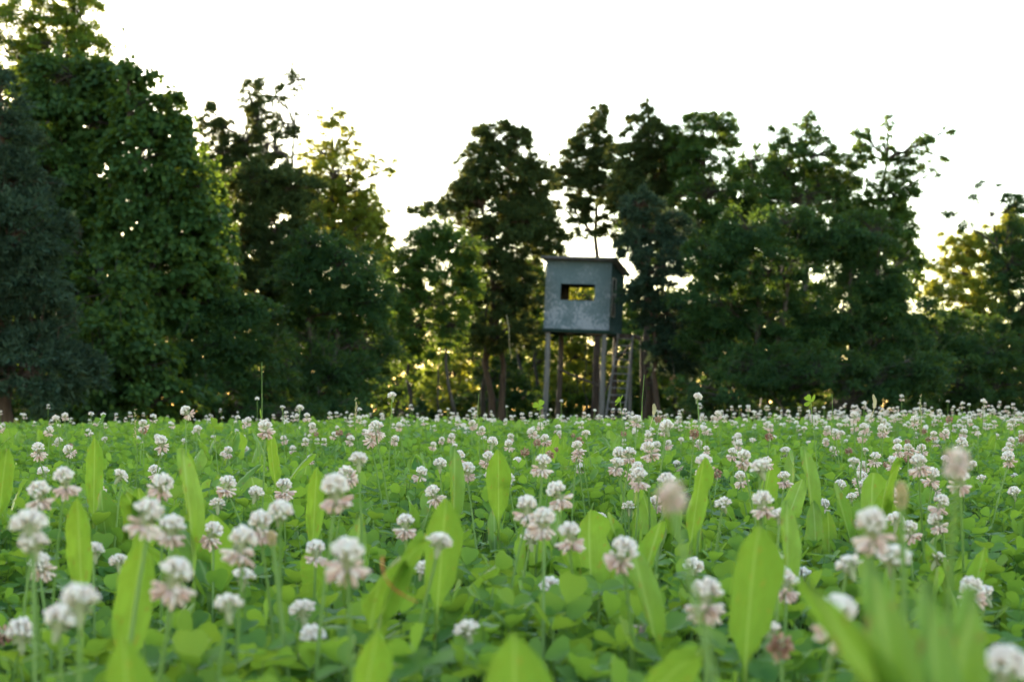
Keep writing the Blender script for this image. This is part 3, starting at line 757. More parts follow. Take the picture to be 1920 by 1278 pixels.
# the wood goes on past the left frame edge and keeps the low sun off the field
def dup(root, loc, rz, k, label, group):
    r = root.copy(); C.objects.link(r); r.location = loc; r.rotation_euler = (0, 0, rz); r.scale = (k, k, k)
    r["label"] = label; r["group"] = group
    for ch in list(root.children):
        c = ch.copy(); C.objects.link(c); c.parent = r
        for g in list(ch.children):
            d = g.copy(); C.objects.link(d); d.parent = c
    return r
src = [o for o in C.objects if o.name.startswith('vine_draped_tree') and o.parent is None][:2]
src.append([o for o in C.objects if o.name.startswith('broadleaf_tree') and o.parent is None][0])
for i, (x, y, k, q) in enumerate(((-12.6, 33, 1.2, 0), (-15.0, 35, 1.35, 1), (-17.2, 33, 1.3, 0), (-19.6, 35, 1.1, 2), (-22.0, 32, 1.35, 1), (-25.0, 33, 1.2, 2), (-16.0, 40, 1.25, 2), (-21.5, 39, 1.35, 1), (-13.4, 38, 1.35, 1), (-10.9, 39.5, 1.2, 1))):
    dup(src[q], (x, y, float(gz(x, y)) - 0.1), 1.3 + i * 1.9, k, f'{ORD[i]} tree past the left frame edge, continuing the wood', 'trees past the left frame edge')
# far wood beyond the gaps: one mass
def far_wood():
    rng = np.random.default_rng(77)
    s = Soup()
    n = 2200
    yy = rng.uniform(84, 104, n); xx = rng.uniform(-0.36, 0.36, n) * yy
    hh = 6.0 + 1.2 * np.sin(xx * 0.23) + 0.8 * np.sin(xx * 0.61 + 1)
    zz = rng.uniform(0.1, 1, n) * hh - 0.2
    c = np.stack([xx, yy, zz], 1)
    o = norm(rng.normal(size=(n, 3)) + np.array([0, -0.4, 0.6]))
    s.add(*foliage(rng, c, o, 'broad', 95, 2.1, 0.085, 2.2))
    o = s.build('far_wood', M['broad_light'], None, False, 'stuff')
    tag(o, 'far wood seen through the gaps under the trees', 'wood', kind='stuff')
far_wood()
# a loose hanging vine and a clump of dead leaves
rng = np.random.default_rng(5)
pv = np.array([px(950, 590, 50.2), px(954, 615, 50.1), px(955, 645, 50.1), px(957, 662, 50.2), px(962, 668, 50.2)])
v, f = tube(pv, [0.012, 0.014, 0.014, 0.012, 0.008], 5)
tag(build('hanging_vine', v, f, M['straw'], None, True), 'pale vine end dangling in the shade left of the stand', 'vine')
s = Soup(); c = np.array([px(1265, 712, 45.6) + rng.normal(size=3) * np.array([0.06, 0.06, 0.14]) for _ in range(5)])
s.add(*foliage(rng, c, norm(rng.normal(size=(5, 3))), 'broad', 45, 0.35, 4.0))
dl = s.build('dead_leaf_clump', M['dead'], None)
v, f = tube(curve_path(rng, px(1265, 712, 45.6), px(1262, 600, 45.8), 5), 0.008, 4)
build('twig', v, f, M['bark'], dl)
tag(dl, 'tan clump of dead leaves hanging in the dark right of the ladder', 'dead leaves')

# ------------------------------------------------------------------ clover carpet
def leaflet_template(level):
    if level == 0:
        rows = [(0.0, 0.02), (0.22, 0.24), (0.5, 0.42), (0.78, 0.44), (0.95, 0.26)]
        v, f = [], []
        for (y, w) in rows:
            v += [[-w, y, 0.10 * w / 0.4], [0, y * (0.99 if y < 0.9 else 0.97), 0], [w, y, 0.10 * w / 0.4]]
        for i in range(len(rows) - 1):
            a = i * 3
            f += [[a, a + 1, a + 4], [a, a + 4, a + 3], [a + 1, a + 2, a + 5], [a + 1, a + 5, a + 4]]
        return np.array(v), np.array(f)
    if level == 1:
        v = np.array([[0, 0, 0], [0.36, 0.36, 0.09], [0.34, 0.86, 0.08], [0, 0.97, 0], [-0.34, 0.86, 0.08], [-0.36, 0.36, 0.09]])
        return v, np.array([[0, 1, 2], [0, 2, 3], [0, 3, 4], [0, 4, 5]])
    return np.array([[0, 0, 0], [0.46, 0.6, 0.06], [0, 1, 0], [-0.46, 0.6, 0.06]]), np.array([[0, 1, 2], [0, 2, 3]])

def trifoliate(level, cup, rng):
    tv, tf = leaflet_template(level)
    V, F, n = [], [], 0
    for k in range(3):
        a = k * 2 * PI / 3 + rng.uniform(-0.18, 0.18)
        c = cup + rng.uniform(-0.15, 0.15)
        t = np.array([math.sin(a) * math.cos(c), math.cos(a) * math.cos(c), math.sin(c)])
        nn = np.array([-math.sin(a) * math.sin(c), -math.cos(a) * math.sin(c), math.cos(c)])
        s = np.cross(t, nn)
        V.append(tv[:, 0:1] * s + (tv[:, 1:2] + 0.04) * t + tv[:, 2:3] * nn)
        F.append(tf + n); n += len(tv)
    return np.concatenate(V), np.concatenate(F)

def canopy(x, y):
    return (0.74 + 0.26 * smooth(1.2, 3.2, np.asarray(y, float))) * 0.118 + 0.022 * np.sin(2.3 * x + 0.4) * np.sin(1.9 * y + x) + 0.016 * np.sin(5.1 * x - 3.3 * y)

def clover_carpet():
    rng = np.random.default_rng(101)
    leaves, stalks = Soup(), Soup()
    for (y0, y1, dens, level, size, stk) in ((0.75, 2.6, 1650, 0, 0.0215, True), (2.6, 5.5, 1150, 1, 0.0235, True), (5.5, 11.0, 620, 2, 0.028, False), (11.0, 24.0, 90, 2, 0.050, False)):
        hw = lambda y: 0.37 * y + 0.4
        area = (hw(y0) + hw(y1)) * (y1 - y0)
        N = int(area * dens)
        y = rng.uniform(y0, y1, int(N * 1.6)); x = rng.uniform(-1, 1, len(y)) * hw(y1)
        ok = np.abs(x) < hw(y); x, y = x[ok][:N], y[ok][:N]
        h = canopy(x, y) * (1 - 0.65 * rng.uniform(0, 1, len(x)) ** 1.8) + rng.normal(size=len(x)) * 0.012
        z = gz(x, y) + np.maximum(h, 0.02)
        p = np.stack([x, y, z], 1)
        az = rng.uniform(0, 2 * PI, len(x))
        tl = np.abs(rng.normal(0.0, 0.58, len(x)))
        ta = rng.uniform(0, 2 * PI, len(x))
        nrm = np.stack([np.sin(tl) * np.cos(ta), np.sin(tl) * np.sin(ta), np.cos(tl)], 1)
        tip = np.stack([np.cos(az), np.sin(az), np.zeros(len(x))], 1)
        tip = norm(tip - nrm * (tip * nrm).sum(1, keepdims=True))
        s, t, n = frames(tip, nrm)
        n = np.cross(s, t); n *= np.sign(n[:, 2:3] + 1e-9)
        sc = size * rng.uniform(0.65, 1.25, len(x))
        which = rng.integers(0, 4, len(x))
        for q in range(4):
            tv, tf = trifoliate(level, (-0.15, 0.2, 0.5, 0.85)[q], rng)
            m = which == q
            leaves.add(*scatter(tv, tf, p[m], s[m], t[m], n[m], sc[m]))
        if stk:
            m = rng.uniform(size=len(x)) < (0.9 if y0 < 2 else 0.45)
            a = np.stack([x[m] + rng.normal(size=m.sum()) * 0.018, y[m] + rng.normal(size=m.sum()) * 0.018, gz(x[m], y[m]) - 0.002], 1)
            d = p[m] - a
            L = np.linalg.norm(d, axis=1)
            s2, t2, n2 = frames(d, rng.normal(size=d.shape))
            tv = np.array([[1, 0, 0], [-0.5, 0, 0.87], [-0.5, 0, -0.87], [1, 1, 0], [-0.5, 1, 0.87], [-0.5, 1, -0.87]])
            tf = np.array([[0, 1, 4], [0, 4, 3], [1, 2, 5], [1, 5, 4], [2, 0, 3], [2, 3, 5]])
            r_ = np.full(len(L), 0.0007)
            stalks.add(*scatter(tv, tf, a, s2, t2, n2, np.stack([r_, L, r_], 1)))
    o = leaves.build('clover_leaves', M['clover'], None, True, 'stuff')
    tag(o, 'dense green carpet of clover leaves covering the field', 'clover', kind='stuff')
    o = stalks.build('clover_stalks', M['stalk'], None, False, 'stuff')
    tag(o, 'thin leaf stalks under the carpet of clover leaves', 'clover', kind='stuff')
clover_carpet()

def thin_grass():
    rng = np.random.default_rng(111)
    n = 2600
    y = np.sqrt(rng.uniform(1.0, 9.0 ** 2, n)); x = rng.uniform(-1, 1, n) * (0.35 * y + 0.2)
    tv = np.array([[-0.5, 0, 0], [0.5, 0, 0], [-0.42, 0.4, 0.02], [0.42, 0.4, 0.02], [-0.25, 0.75, 0.13], [0.25, 0.75, 0.13], [0, 1.0, 0.30]])
    tf = np.array([[0, 1, 3], [0, 3, 2], [2, 3, 5], [2, 5, 4], [4, 5, 6]])
    p = np.stack([x, y, gz(x, y)], 1)
    s, t, nn = frames(np.array([0, 0, 1.0]) + rng.normal(size=(n, 3)) * np.array([0.35, 0.35, 0.05]), norm(rng.normal(size=(n, 3)) * np.array([1, 1, 0.1])))
    L = rng.uniform(0.07, 0.165, n) * (0.75 + 0.25 * smooth(1.2, 3.2, y))
    V, F = scatter(tv, tf, p, s, t, nn, np.stack([rng.uniform(0.0018, 0.0042, n), L, L], 1))
    o = build('thin_grass', V, F, M['clover'], None, True, 'stuff')
    tag(o, 'thin grass blades scattered through the clover', 'grass', kind='stuff')
thin_grass()

# single clover leaves that show largest
_lv, _lf = leaflet_template(0)
LEAFLETS = []
for q in range(3):
    v = _lv.copy(); v[:, 2] += (0.05, -0.12, 0.15)[q] * v[:, 1] ** 2; v[:, 0] *= (1.0, 0.92, 1.12)[q]
    me = mesh_data('leaflet', v, _lf, True); me.materials.append(M['clover_obj']); LEAFLETS.append(me)

def clover_leaf(p, size, tilt, rng, label, group=None, cup=0.3):
    x, y, z = p
    a = np.array([x + rng.normal() * 0.02, y + rng.normal() * 0.02, 0]); a[2] = float(gz(a[0], a[1]))
    root = link('clover_leaf', None); root.location = a
    tag(root, label, 'clover leaf', group)
    top = np.array(p) - a
    pth = np.stack([np.zeros(3), top * 0.5 + rng.normal(size=3) * 0.004, top])
    v, f = tube(pth, [0.0011, 0.0010, 0.0008], 5)
    build('leaf_stalk', v, f, M['stem'], root, True)
    az0 = rng.uniform(0, 2 * PI)
    ta = rng.uniform(0, 2 * PI)
    T = Matrix.Rotation(tilt, 4, Vector((math.cos(ta), math.sin(ta), 0)))
    for k in range(3):
        o = link('leaflet', LEAFLETS[int(rng.integers(0, 3))], root)
        Rm = T @ Matrix.Rotation(az0 + k * 2 * PI / 3 + rng.uniform(-0.15, 0.15), 4, 'Z') @ Matrix.Rotation(cup + rng.uniform(-0.12, 0.12), 4, 'X')
        o.matrix_local = Matrix.Translation(Vector(top)) @ Rm @ Matrix.Diagonal((size, size, size, 1))
    return root

def near_leaves():
    rng = np.random.default_rng(202)
    n = 0
    special = [(1520, 752, 3.6, 'tall clover leaf lifted above the flowers against the dark wood, right side'),
               (1163, 752, 4.2, 'clover leaf raised before the ladder foot of the hunting stand'),
               (1012, 762, 4.2, 'clover leaf raised before the front pole of the hunting stand'),
               (190, 788, 4.0, 'round clover leaf standing highest at the left of the skyline'),
               (400, 800, 3.0, 'round dark clover leaf near the skyline, left of the tall grass stalk')]
    for (u, v, d, lab) in special:
        clover_leaf(px(u, v, d), 0.018, 0.9, rng, lab)
    todo = []
    while len(todo) < 290:
        y = 1.0 + 1.6 * rng.uniform() ** 1.3
        x = rng.uniform(-1, 1) * 0.32 * y
        h = float(canopy(x, y)) + rng.uniform(-0.01, 0.03)
        z = float(gz(x, y)) + h
        v = VH + (H - z) / y * FPX
        if v < 1330:
            todo.append((x / y, x, y, z, v, rng.uniform(0.019, 0.029), rng.uniform(-0.25, 0.75)))
    cnt = {}
    for (_, x, y, z, v, size, cup) in sorted(todo):
        where = 'by the bottom edge' if v > 1120 else 'among the nearer flower stems'
        look = ('folded-up' if cup > 0.42 else ('drooping' if cup < 0.05 else 'spread')) + (' large' if size > 0.0245 else ' small')
        c = cnt[(look, where)] = cnt.get((look, where), 0) + 1
        clover_leaf((x, y, z), size, abs(rng.normal(0.3, 0.4)), rng, f'{look} three-part clover leaf, {ORD[c - 1]} such from left {where}', f'{look} clover leaves {where}', cup)
near_leaves()

# ------------------------------------------------------------------ plantain plants with tall leaves
def plantain_leaf_mesh(bend, fold, wk, twist, blunt=0.62, bf=0.54):
    ny, nx = 19, 5
    V = []
    for i in range(ny):
        t = i / (ny - 1)
        b = max(0.0, (t - 1 + bf) / bf)                       # the blade sits on a narrow stalk
        w = wk * max(0.13, (0.05 + 0.95 * math.sin(PI * min(1, b ** 1.1)) ** blunt) * (1.0 if t < 0.98 else 0.5))
        ang = bend * t ** 1.5
        cy_, cz_ = t * math.cos(ang * 0.6), t * math.sin(ang * 0.6)
        nib = 1.0 - 0.16 * max(0.0, math.sin(31 * t + 40 * wk + 3 * bend)) * (0.3 < b < 0.95)
        for j in range(nx):
            q = (j / (nx - 1) - 0.5) * 2 * (nib if j in (0, nx - 1) else 1.0)
            zz = fold * abs(q) * w + 0.022 * math.sin(9 * t + 3 * q + bend * 7) * abs(q) + 0.012 * math.sin(23 * t + 5 * q) * abs(q)
            xw = q * w
            tw = twist * t
            V.append([xw * math.cos(tw) - zz * math.sin(tw), cy_ - math.sin(ang) * zz, cz_ + (xw * math.sin(tw) + zz * math.cos(tw))])
    F = [[i * nx + j, i * nx + j + 1, (i + 1) * nx + j + 1, (i + 1) * nx + j] for i in range(ny - 1) for j in range(nx - 1)]
    me = mesh_data('leaf', np.array(V), np.array(F), True)
    me.materials.append(M['plantain'])
    return me

BLADES = ((0.25, 0.25, 0.17, 0.1, 0.45), (0.8, 0.2, 0.14, -0.3, 0.6), (-0.15, 0.35, 0.12, 0.2, 0.7), (0.45, 0.15, 0.21, -0.1, 0.38), (1.1, 0.3, 0.11, 0.4, 0.55), (0.1, 0.45, 0.10, -0.5, 0.8))
BL = [plantain_leaf_mesh(*q) for q in BLADES]
BLH = [plantain_leaf_mesh(*q, 0.40) for q in BLADES]

def put_leaf(root, base, az, lean, length, mesh, wide=1.0, roll=0.0):
    """a leaf that leaves base, leaning by lean from the vertical towards azimuth az"""
    o = link('leaf', mesh, root)
    Rm = Matrix.Rotation(az, 4, 'Z') @ Matrix.Rotation(PI / 2 - lean, 4, 'X') @ Matrix.Rotation(roll, 4, 'Y')
    o.matrix_local = Matrix.Translation(Vector(base)) @ Rm @ Matrix.Diagonal((length * wide, length, length, 1))
    return o

def hero_leaf_plant(u, vtop, d, length, w, rng, label, extra=3, face=0.0, lean=0.1, mesh=0):
    """a plant whose main leaf has its tip at the photo position (u, vtop)"""
    tip = px(u, vtop, d)
    L = max(length, (tip[2] - float(gz(tip[0], tip[1]))) / max(0.5, math.cos(lean)))
    x, y = tip[0] - math.sin(lean) * L, tip[1]
    z = float(gz(x, y))
    root = link('plantain_plant', None); root.location = (x, y, z)
    tag(root, label, 'plantain')
    # local x is the leaf's breadth; turn it so that its broad side faces the lens
    o = link('leaf', (BLH if d > 0.7 else BL)[mesh], root)
    Rm = Matrix.Rotation(lean, 4, 'Y') @ Matrix.Rotation(face, 4, 'Z') @ Matrix.Rotation(PI / 2 - 0.02, 4, 'X')
    wide = (0.8 if d > 0.7 else 0.85) * w / (2 * (0.17, 0.14, 0.12, 0.21, 0.11, 0.10)[mesh] * L)
    o.matrix_local = Rm @ Matrix.Diagonal((L * wide, L, L, 1))
    for k in range(extra):
        put_leaf(root, (rng.normal() * 0.006, rng.normal() * 0.006, 0), rng.uniform(0, 2 * PI), rng.uniform(0.35, 0.8), L * rng.uniform(0.6, 0.85), BL[int(rng.integers(0, 6))], rng.uniform(0.55, 0.8))
    return root

PLANTS = [  # u, v of tip, distance, width (m), label, face, lean, mesh
    (375, 838, 1.75, 0.022, 'tall narrow pointed plantain leaf rising highest among the left flowers', 0.9, 0.02, 2),
    (148, 925, 1.5, 0.030, 'broad upright plantain leaf left of the two pink-skirted heads', 0.2, -0.03, 0),
    (175, 815, 2.3, 0.032, 'pointed pale plantain leaf near the skyline at the far left', 0.3, 0.0, 0),
    (15, 790, 2.2, 0.035, 'dark plantain leaf cut by the left frame edge', 0.3, 0.1, 1),
    (830, 910, 1.45, 0.042, 'widest rounded plantain leaf in the centre of the flowers', 0.1, 0.05, 3),
    (935, 830, 2.4, 0.045, 'broad plantain leaf catching light below the hunting stand gap', 0.0, 0.0, 3),
    (870, 835, 2.2, 0.024, 'narrow plantain leaf just left of the broad light-catching one', 0.5, 0.1, 2),
    (720, 920, 1.35, 0.030, 'long ribbed plantain leaf right of the tall double white head', 0.4, 0.12, 1),
    (690, 1160, 0.95, 0.028, 'yellowish plantain leaf low in the middle foreground', 0.3, 0.1, 0),
    (945, 1140, 0.86, 0.046, 'big blurred plantain leaf at the bottom centre', 0.1, -0.06, 3),
    (1385, 955, 1.18, 0.050, 'largest clear plantain leaf with insect spots, right of centre', 0.1, -0.02, 3),
    (1210, 1010, 1.3, 0.022, 'narrow plantain leaf standing between the right-centre flowers', 0.5, -0.15, 2),
    (1300, 850, 2.0, 0.030, 'upright plantain leaf behind the row of white heads right of centre', 0.3, 0.05, 0),
    (1240, 1080, 0.95, 0.040, 'blurred slanting plantain leaf in the foreground right of centre', 0.2, 0.35, 1),
    (1500, 940, 1.6, 0.022, 'slim plantain leaf right of the largest clear leaf', 0.4, 0.1, 2),
    (1600, 830, 2.2, 0.030, 'plantain leaf leaning behind the right-hand flower crowd', 0.3, -0.2, 1),
    (1530, 835, 2.3, 0.024, 'pointed plantain leaf among the right-hand flower crowd', 0.5, 0.0, 2),
    (270, 1000, 1.15, 0.034, 'shaded broad plantain leaf behind the left double pink heads', 0.2, 0.15, 0),
    (215, 1150, 0.85, 0.034, 'blurred plantain leaf right of the big white head at lower left', 0.3, -0.1, 3),
    (600, 965, 1.4, 0.028, 'curled yellow-edged plantain leaf left of the tall double head', 0.5, -0.3, 4),
    (480, 790, 2.9, 0.030, 'plantain leaf leaning at the skyline left of the tall grass stalk', 0.3, -0.25, 1),
    (590, 870, 2.0, 0.028, 'pale upright plantain leaf left of centre in the sharp zone', 0.2, 0.03, 0),
    (1690, 1045, 0.60, 0.023, 'large blurred plantain leaf upright at the lower right corner', 0.2, -0.10, 2),
    (1572, 1062, 0.60, 0.016, 'large blurred plantain leaf arching left at the lower right corner', 0.3, -0.50, 2),
    (1805, 1095, 0.58, 0.017, 'narrow blurred plantain leaf second from the lower right corner', 0.2, 0.02, 2),
    (1905, 1120, 0.62, 0.020, 'blurred plantain leaf cut by the right frame edge', 0.3, 0.3, 2),
]
def plants():
    rng = np.random.default_rng(303)
    for (u, v, d, w, lab, face, lean, mesh) in PLANTS:
        hero_leaf_plant(u, v, d, 0.10, w, rng, lab, 2 if d > 2.0 else 0, face, lean, mesh)
    # the rest, deeper in the field
    n = 0
    names = {}
    pts = []
    while len(pts) < 125:
        y = 1.5 + 7.0 * rng.uniform() ** 1.1
        t = rng.uniform(-1, 1)
        if rng.uniform() < 0.35 * (t + 1):
            continue
        pts.append((t * 0.31 * y, y))
    cnt = {}
    for (x, y) in sorted(pts):
        band = 'sharp middle zone' if y < 3.6 else ('strip below the skyline' if y < 6 else 'line of the skyline')
        cnt[band] = cnt.get(band, 0) + 1
        z = float(gz(x, y))
        root = link('plantain_plant', None); root.location = (x, y, z)
        tag(root, f'smaller green plantain plant, {ORD[cnt[band] - 1]} from the left in the {band}', 'plantain', 'smaller plantain plants in the clover')
        L = rng.uniform(0.13, 0.20)
        for k in range(int(rng.integers(3, 6))):
            put_leaf(root, (rng.normal() * 0.008, rng.normal() * 0.008, 0), rng.uniform(0, 2 * PI), abs(rng.normal(0.36, 0.26)), L * rng.uniform(0.75, 1.1), BL[int(rng.integers(0, 6))], rng.uniform(0.5, 0.85), rng.normal() * 0.3)
plants()

# ------------------------------------------------------------------ white clover flowers
def floret_template(sides=5, level=0):
    prof = [(0.0, 0.10), (0.35, 0.30), (0.70, 0.42), (0.92, 0.30), (1.0, 0.06)] if level == 0 else ([(0.0, 0.1), (0.6, 0.48), (1.0, 0.08)])
    V, F = [], []
    for (t, r_) in prof:
        for j in range(sides):
            a = j * 2 * PI / sides
            V.append([r_ * math.cos(a) * 0.8, t, r_ * math.sin(a) + (0.16 * t * t)])
    for i in range(len(prof) - 1):
        for j in range(sides):
            F.append([i * sides + j, i * sides + (j + 1) % sides, (i + 1) * sides + (j + 1) % sides, (i + 1) * sides + j])
    return np.array(V), np.array(F)

def florets(rng, n, th0, th1, length, width, core, zoff, tmpl, jitter=0.12, up=0.35):
    i = np.arange(n)
    th = np.arccos(np.clip(np.cos(th0) + (np.cos(th1) - np.cos(th0)) * (i + 0.5) / n, -1, 1)) + rng.normal(size=n) * jitter
    ph = i * 2.39996 + rng.normal(size=n) * 0.2
    d = np.stack([np.sin(th) * np.cos(ph), np.sin(th) * np.sin(ph), np.cos(th)], 1)
    p = d * core + np.array([0, 0, zoff])
    tip = norm(d + np.array([0, 0, up]) + rng.normal(size=(n, 3)) * jitter * 0.6)
    s, t, nn = frames(tip, np.tile(np.array([[0, 0, 1.0]]), (n, 1)) + d * -0.2)
    L = length * rng.uniform(0.82, 1.15, n)
    return scatter(tmpl[0], tmpl[1], p, s, t, nn, np.stack([np.full(n, width), L, np.full(n, width)], 1))

T0, T1 = floret_template(5, 0), floret_template(4, 1)
T2 = (np.array([[0, 0, 0], [0.46, 0.6, -0.16], [-0.46, 0.6, -0.16], [0, 0.65, 0.5], [0, 1.0, 0.12]]), np.array([[0, 2, 1], [0, 1, 3], [0, 3, 2], [4, 1, 2], [4, 3, 1], [4, 2, 3]]))
HEADS, SKIRTS, FLATS, SPENT, CORES, FADED = [], [], [], [], [], []
def head_meshes():
    rng = np.random.default_rng(404)
    for q in range(6):       # domes of fresh florets
        s = Soup(); s.add(*florets(rng, int(rng.integers(38, 48)), 0.05, 1.85, 0.0056, 0.0046, 0.0046, 0.0, T0, 0.11))
        me = s.data('flower_head', True); me.materials.append(M['petal']); HEADS.append(me)
        s = Soup(); s.add(*florets(rng, int(rng.integers(28, 36)), 0.0, 1.95, 0.0058, 0.0048, 0.0046, -0.001, T0, 0.14, 0.15))
        v = np.concatenate(s.v); v[:, 2] *= 0.72; s.v = [v]
        me = s.data('flower_head', True); me.materials.append(M['petal']); FLATS.append(me)
        s = Soup(); s.add(*florets(rng, int(rng.integers(22, 32)), 1.6, 2.6, 0.0100, 0.0042, 0.0034, -0.0080, T0, 0.18, -0.15))
        me = s.data('drooping_florets', True); me.materials.append(M['petal_pink']); SKIRTS.append(me)
        s = Soup(); s.add(*florets(rng, 40, 0.0, 2.7, 0.0062, 0.0038, 0.003, -0.002, T0, 0.2, -0.5))
        me = s.data('flower_head', True); me.materials.append(M['petal_brown']); SPENT.append(me)
        me = s.data('flower_head', True); me.materials.append(M['petal_pink']); FADED.append(me)
    s = Soup()
    z = np.array([0.003, 0.0, -0.004, -0.009, -0.014]); r_ = np.array([0.0012, 0.003, 0.0024, 0.0026, 0.0012])
    s.add(*tube(np.stack([z * 0, z * 0, z], 1), r_, 8))
    s.add(*florets(rng, 16, 1.5, 2.3, 0.0045, 0.0016, 0.0022, -0.004, T1, 0.2, 0.2))
    me = s.data('calyx', True); me.materials.append(M['calyx']); CORES.append(me)
head_meshes()

def flower(p, size, kind, rng, label, group=None, pinkness=0, lean=None):
    """one flower: stem from the ground to the head at p (head about 0.02 m across times size)"""
    p = np.array(p, float)
    lx = rng.normal() * 0.018 if lean is None else lean
    a = np.array([p[0] + lx, p[1] + rng.normal() * 0.015, 0]); a[2] = float(gz(a[0], a[1]))
    root = link('clover_flower', None); root.location = a
    tag(root, label, 'clover flower', group)
    top = p - a
    d0 = np.array([top[0] * 0.2, top[1] * 0.2, top[2] * 0.45]) + rng.normal(size=3) * 0.003
    low = -0.012 * size if kind in 'BD' else -0.004 * size
    end = top + np.array([0, 0, low])
    ts = np.linspace(0, 1, 6)[:, None]
    pth = (1 - ts) ** 2 * 0 + 2 * ts * (1 - ts) * d0 + ts ** 2 * end
    v, f = tube(pth, np.linspace(0.0017, 0.0013, 6) * (0.8 + 0.2 * size), 6)
    build('stem', v, f, M['stem'], root, True)
    q = int(rng.integers(0, 6))
    e = (rng.normal() * 0.24, rng.normal() * 0.24, rng.uniform(0, 6.28))
    def add(name, me, k=1.0, squash=1.0):
        o = link(name, me, root)
        o.location = top; o.rotation_euler = e; o.scale = (size * k, size * k, size * k * squash)
        return o
    if kind == 'D':
        add('flower_head', SPENT[q])
    elif kind == 'E':
        add('flower_head', FADED[q % 2], 1.0, 1.25)
    else:
        add('flower_head', (HEADS if kind in 'AB' else FLATS)[q], 1.0 if kind != 'A' else 1.05, rng.uniform(0.85, 1.05))
    add('calyx', CORES[0])
    if kind == 'B':
        add('drooping_florets', SKIRTS[q], rng.uniform(0.85, 1.05))
    return root

HERO = """652 1035 62 B;628 915 50 B;648 888 32 B;150 1125 72 A;112 1163 62 A;40 1187 50 A;4 1185 40 D;330 1073 62 B;264 1122 50 C;427 1130 55 C;566 1140 45 C;587 1195 48 B
55 985 58 A;62 1015 58 C;73 920 42 B;120 895 40 B;305 905 38 B;278 960 56 B;323 985 48 B;455 1012 52 B;458 1077 44 C;525 960 46 A;490 980 44 B;400 995 34 B;175 1028 38 C;222 1050 35 C
75 1055 42 B;592 1030 38 B;183 905 24 B;408 943 28 C;427 905 28 B;480 925 28 A;533 910 27 B;228 890 28 C;183 945 26 C;50 1255 36 A;128 843 20 B;72 840 22 B;302 828 22 B;348 770 22 B;497 800 26 B
672 862 34 A;825 1013 48 C;793 1063 38 C;826 1087 34 C;875 1177 48 C;1033 1100 38 A;1018 865 30 B;988 947 38 B;1020 972 44 B;1044 920 34 B;1068 998 42 B;995 1008 34 A;1170 1030 50 B;1180 948 26 C;1155 988 24 D;760 978 34 B
1215 840 26 B;1160 850 24 A;1180 848 24 B;1157 868 26 B;1190 885 22 B;1212 1155 42 B;1250 900 32 A;1082 835 22 B;705 800 24 B;735 742 15 A;790 885 20 B;862 855 20 B;825 870 22 A;695 815 22 B
1635 980 62 B;1443 1045 46 B;1458 1070 44 C;1475 1090 42 B;1505 1080 32 B;1325 1110 56 B;1300 1065 36 A;1570 1150 70 B;1590 1055 48 C;1675 1040 58 C;1440 1178 48 C;1387 1155 34 B;1465 1205 55 D;1885 1252 84 A;1845 1115 36 A;1820 1100 40 B
1755 975 30 B;1425 873 36 C;1395 855 26 B;1462 963 34 C;1320 865 28 B;1430 940 36 B;1355 942 30 C;1722 865 30 B;1748 890 26 B;1800 895 34 B;1765 940 30 B;1680 975 32 A;1705 990 32 B;1758 1045 34 C;1470 893 22 B;1388 893 22 B;1620 910 22 B;1575 910 22 A;1545 945 22 B;1250 800 24 A;1308 745 15 A;1870 1085 28 D"""
HERO = [(float(a), float(b), float(c), d) for a, b, c, d in (q.split() for line in HERO.split('\n') for q in line.split(';'))]

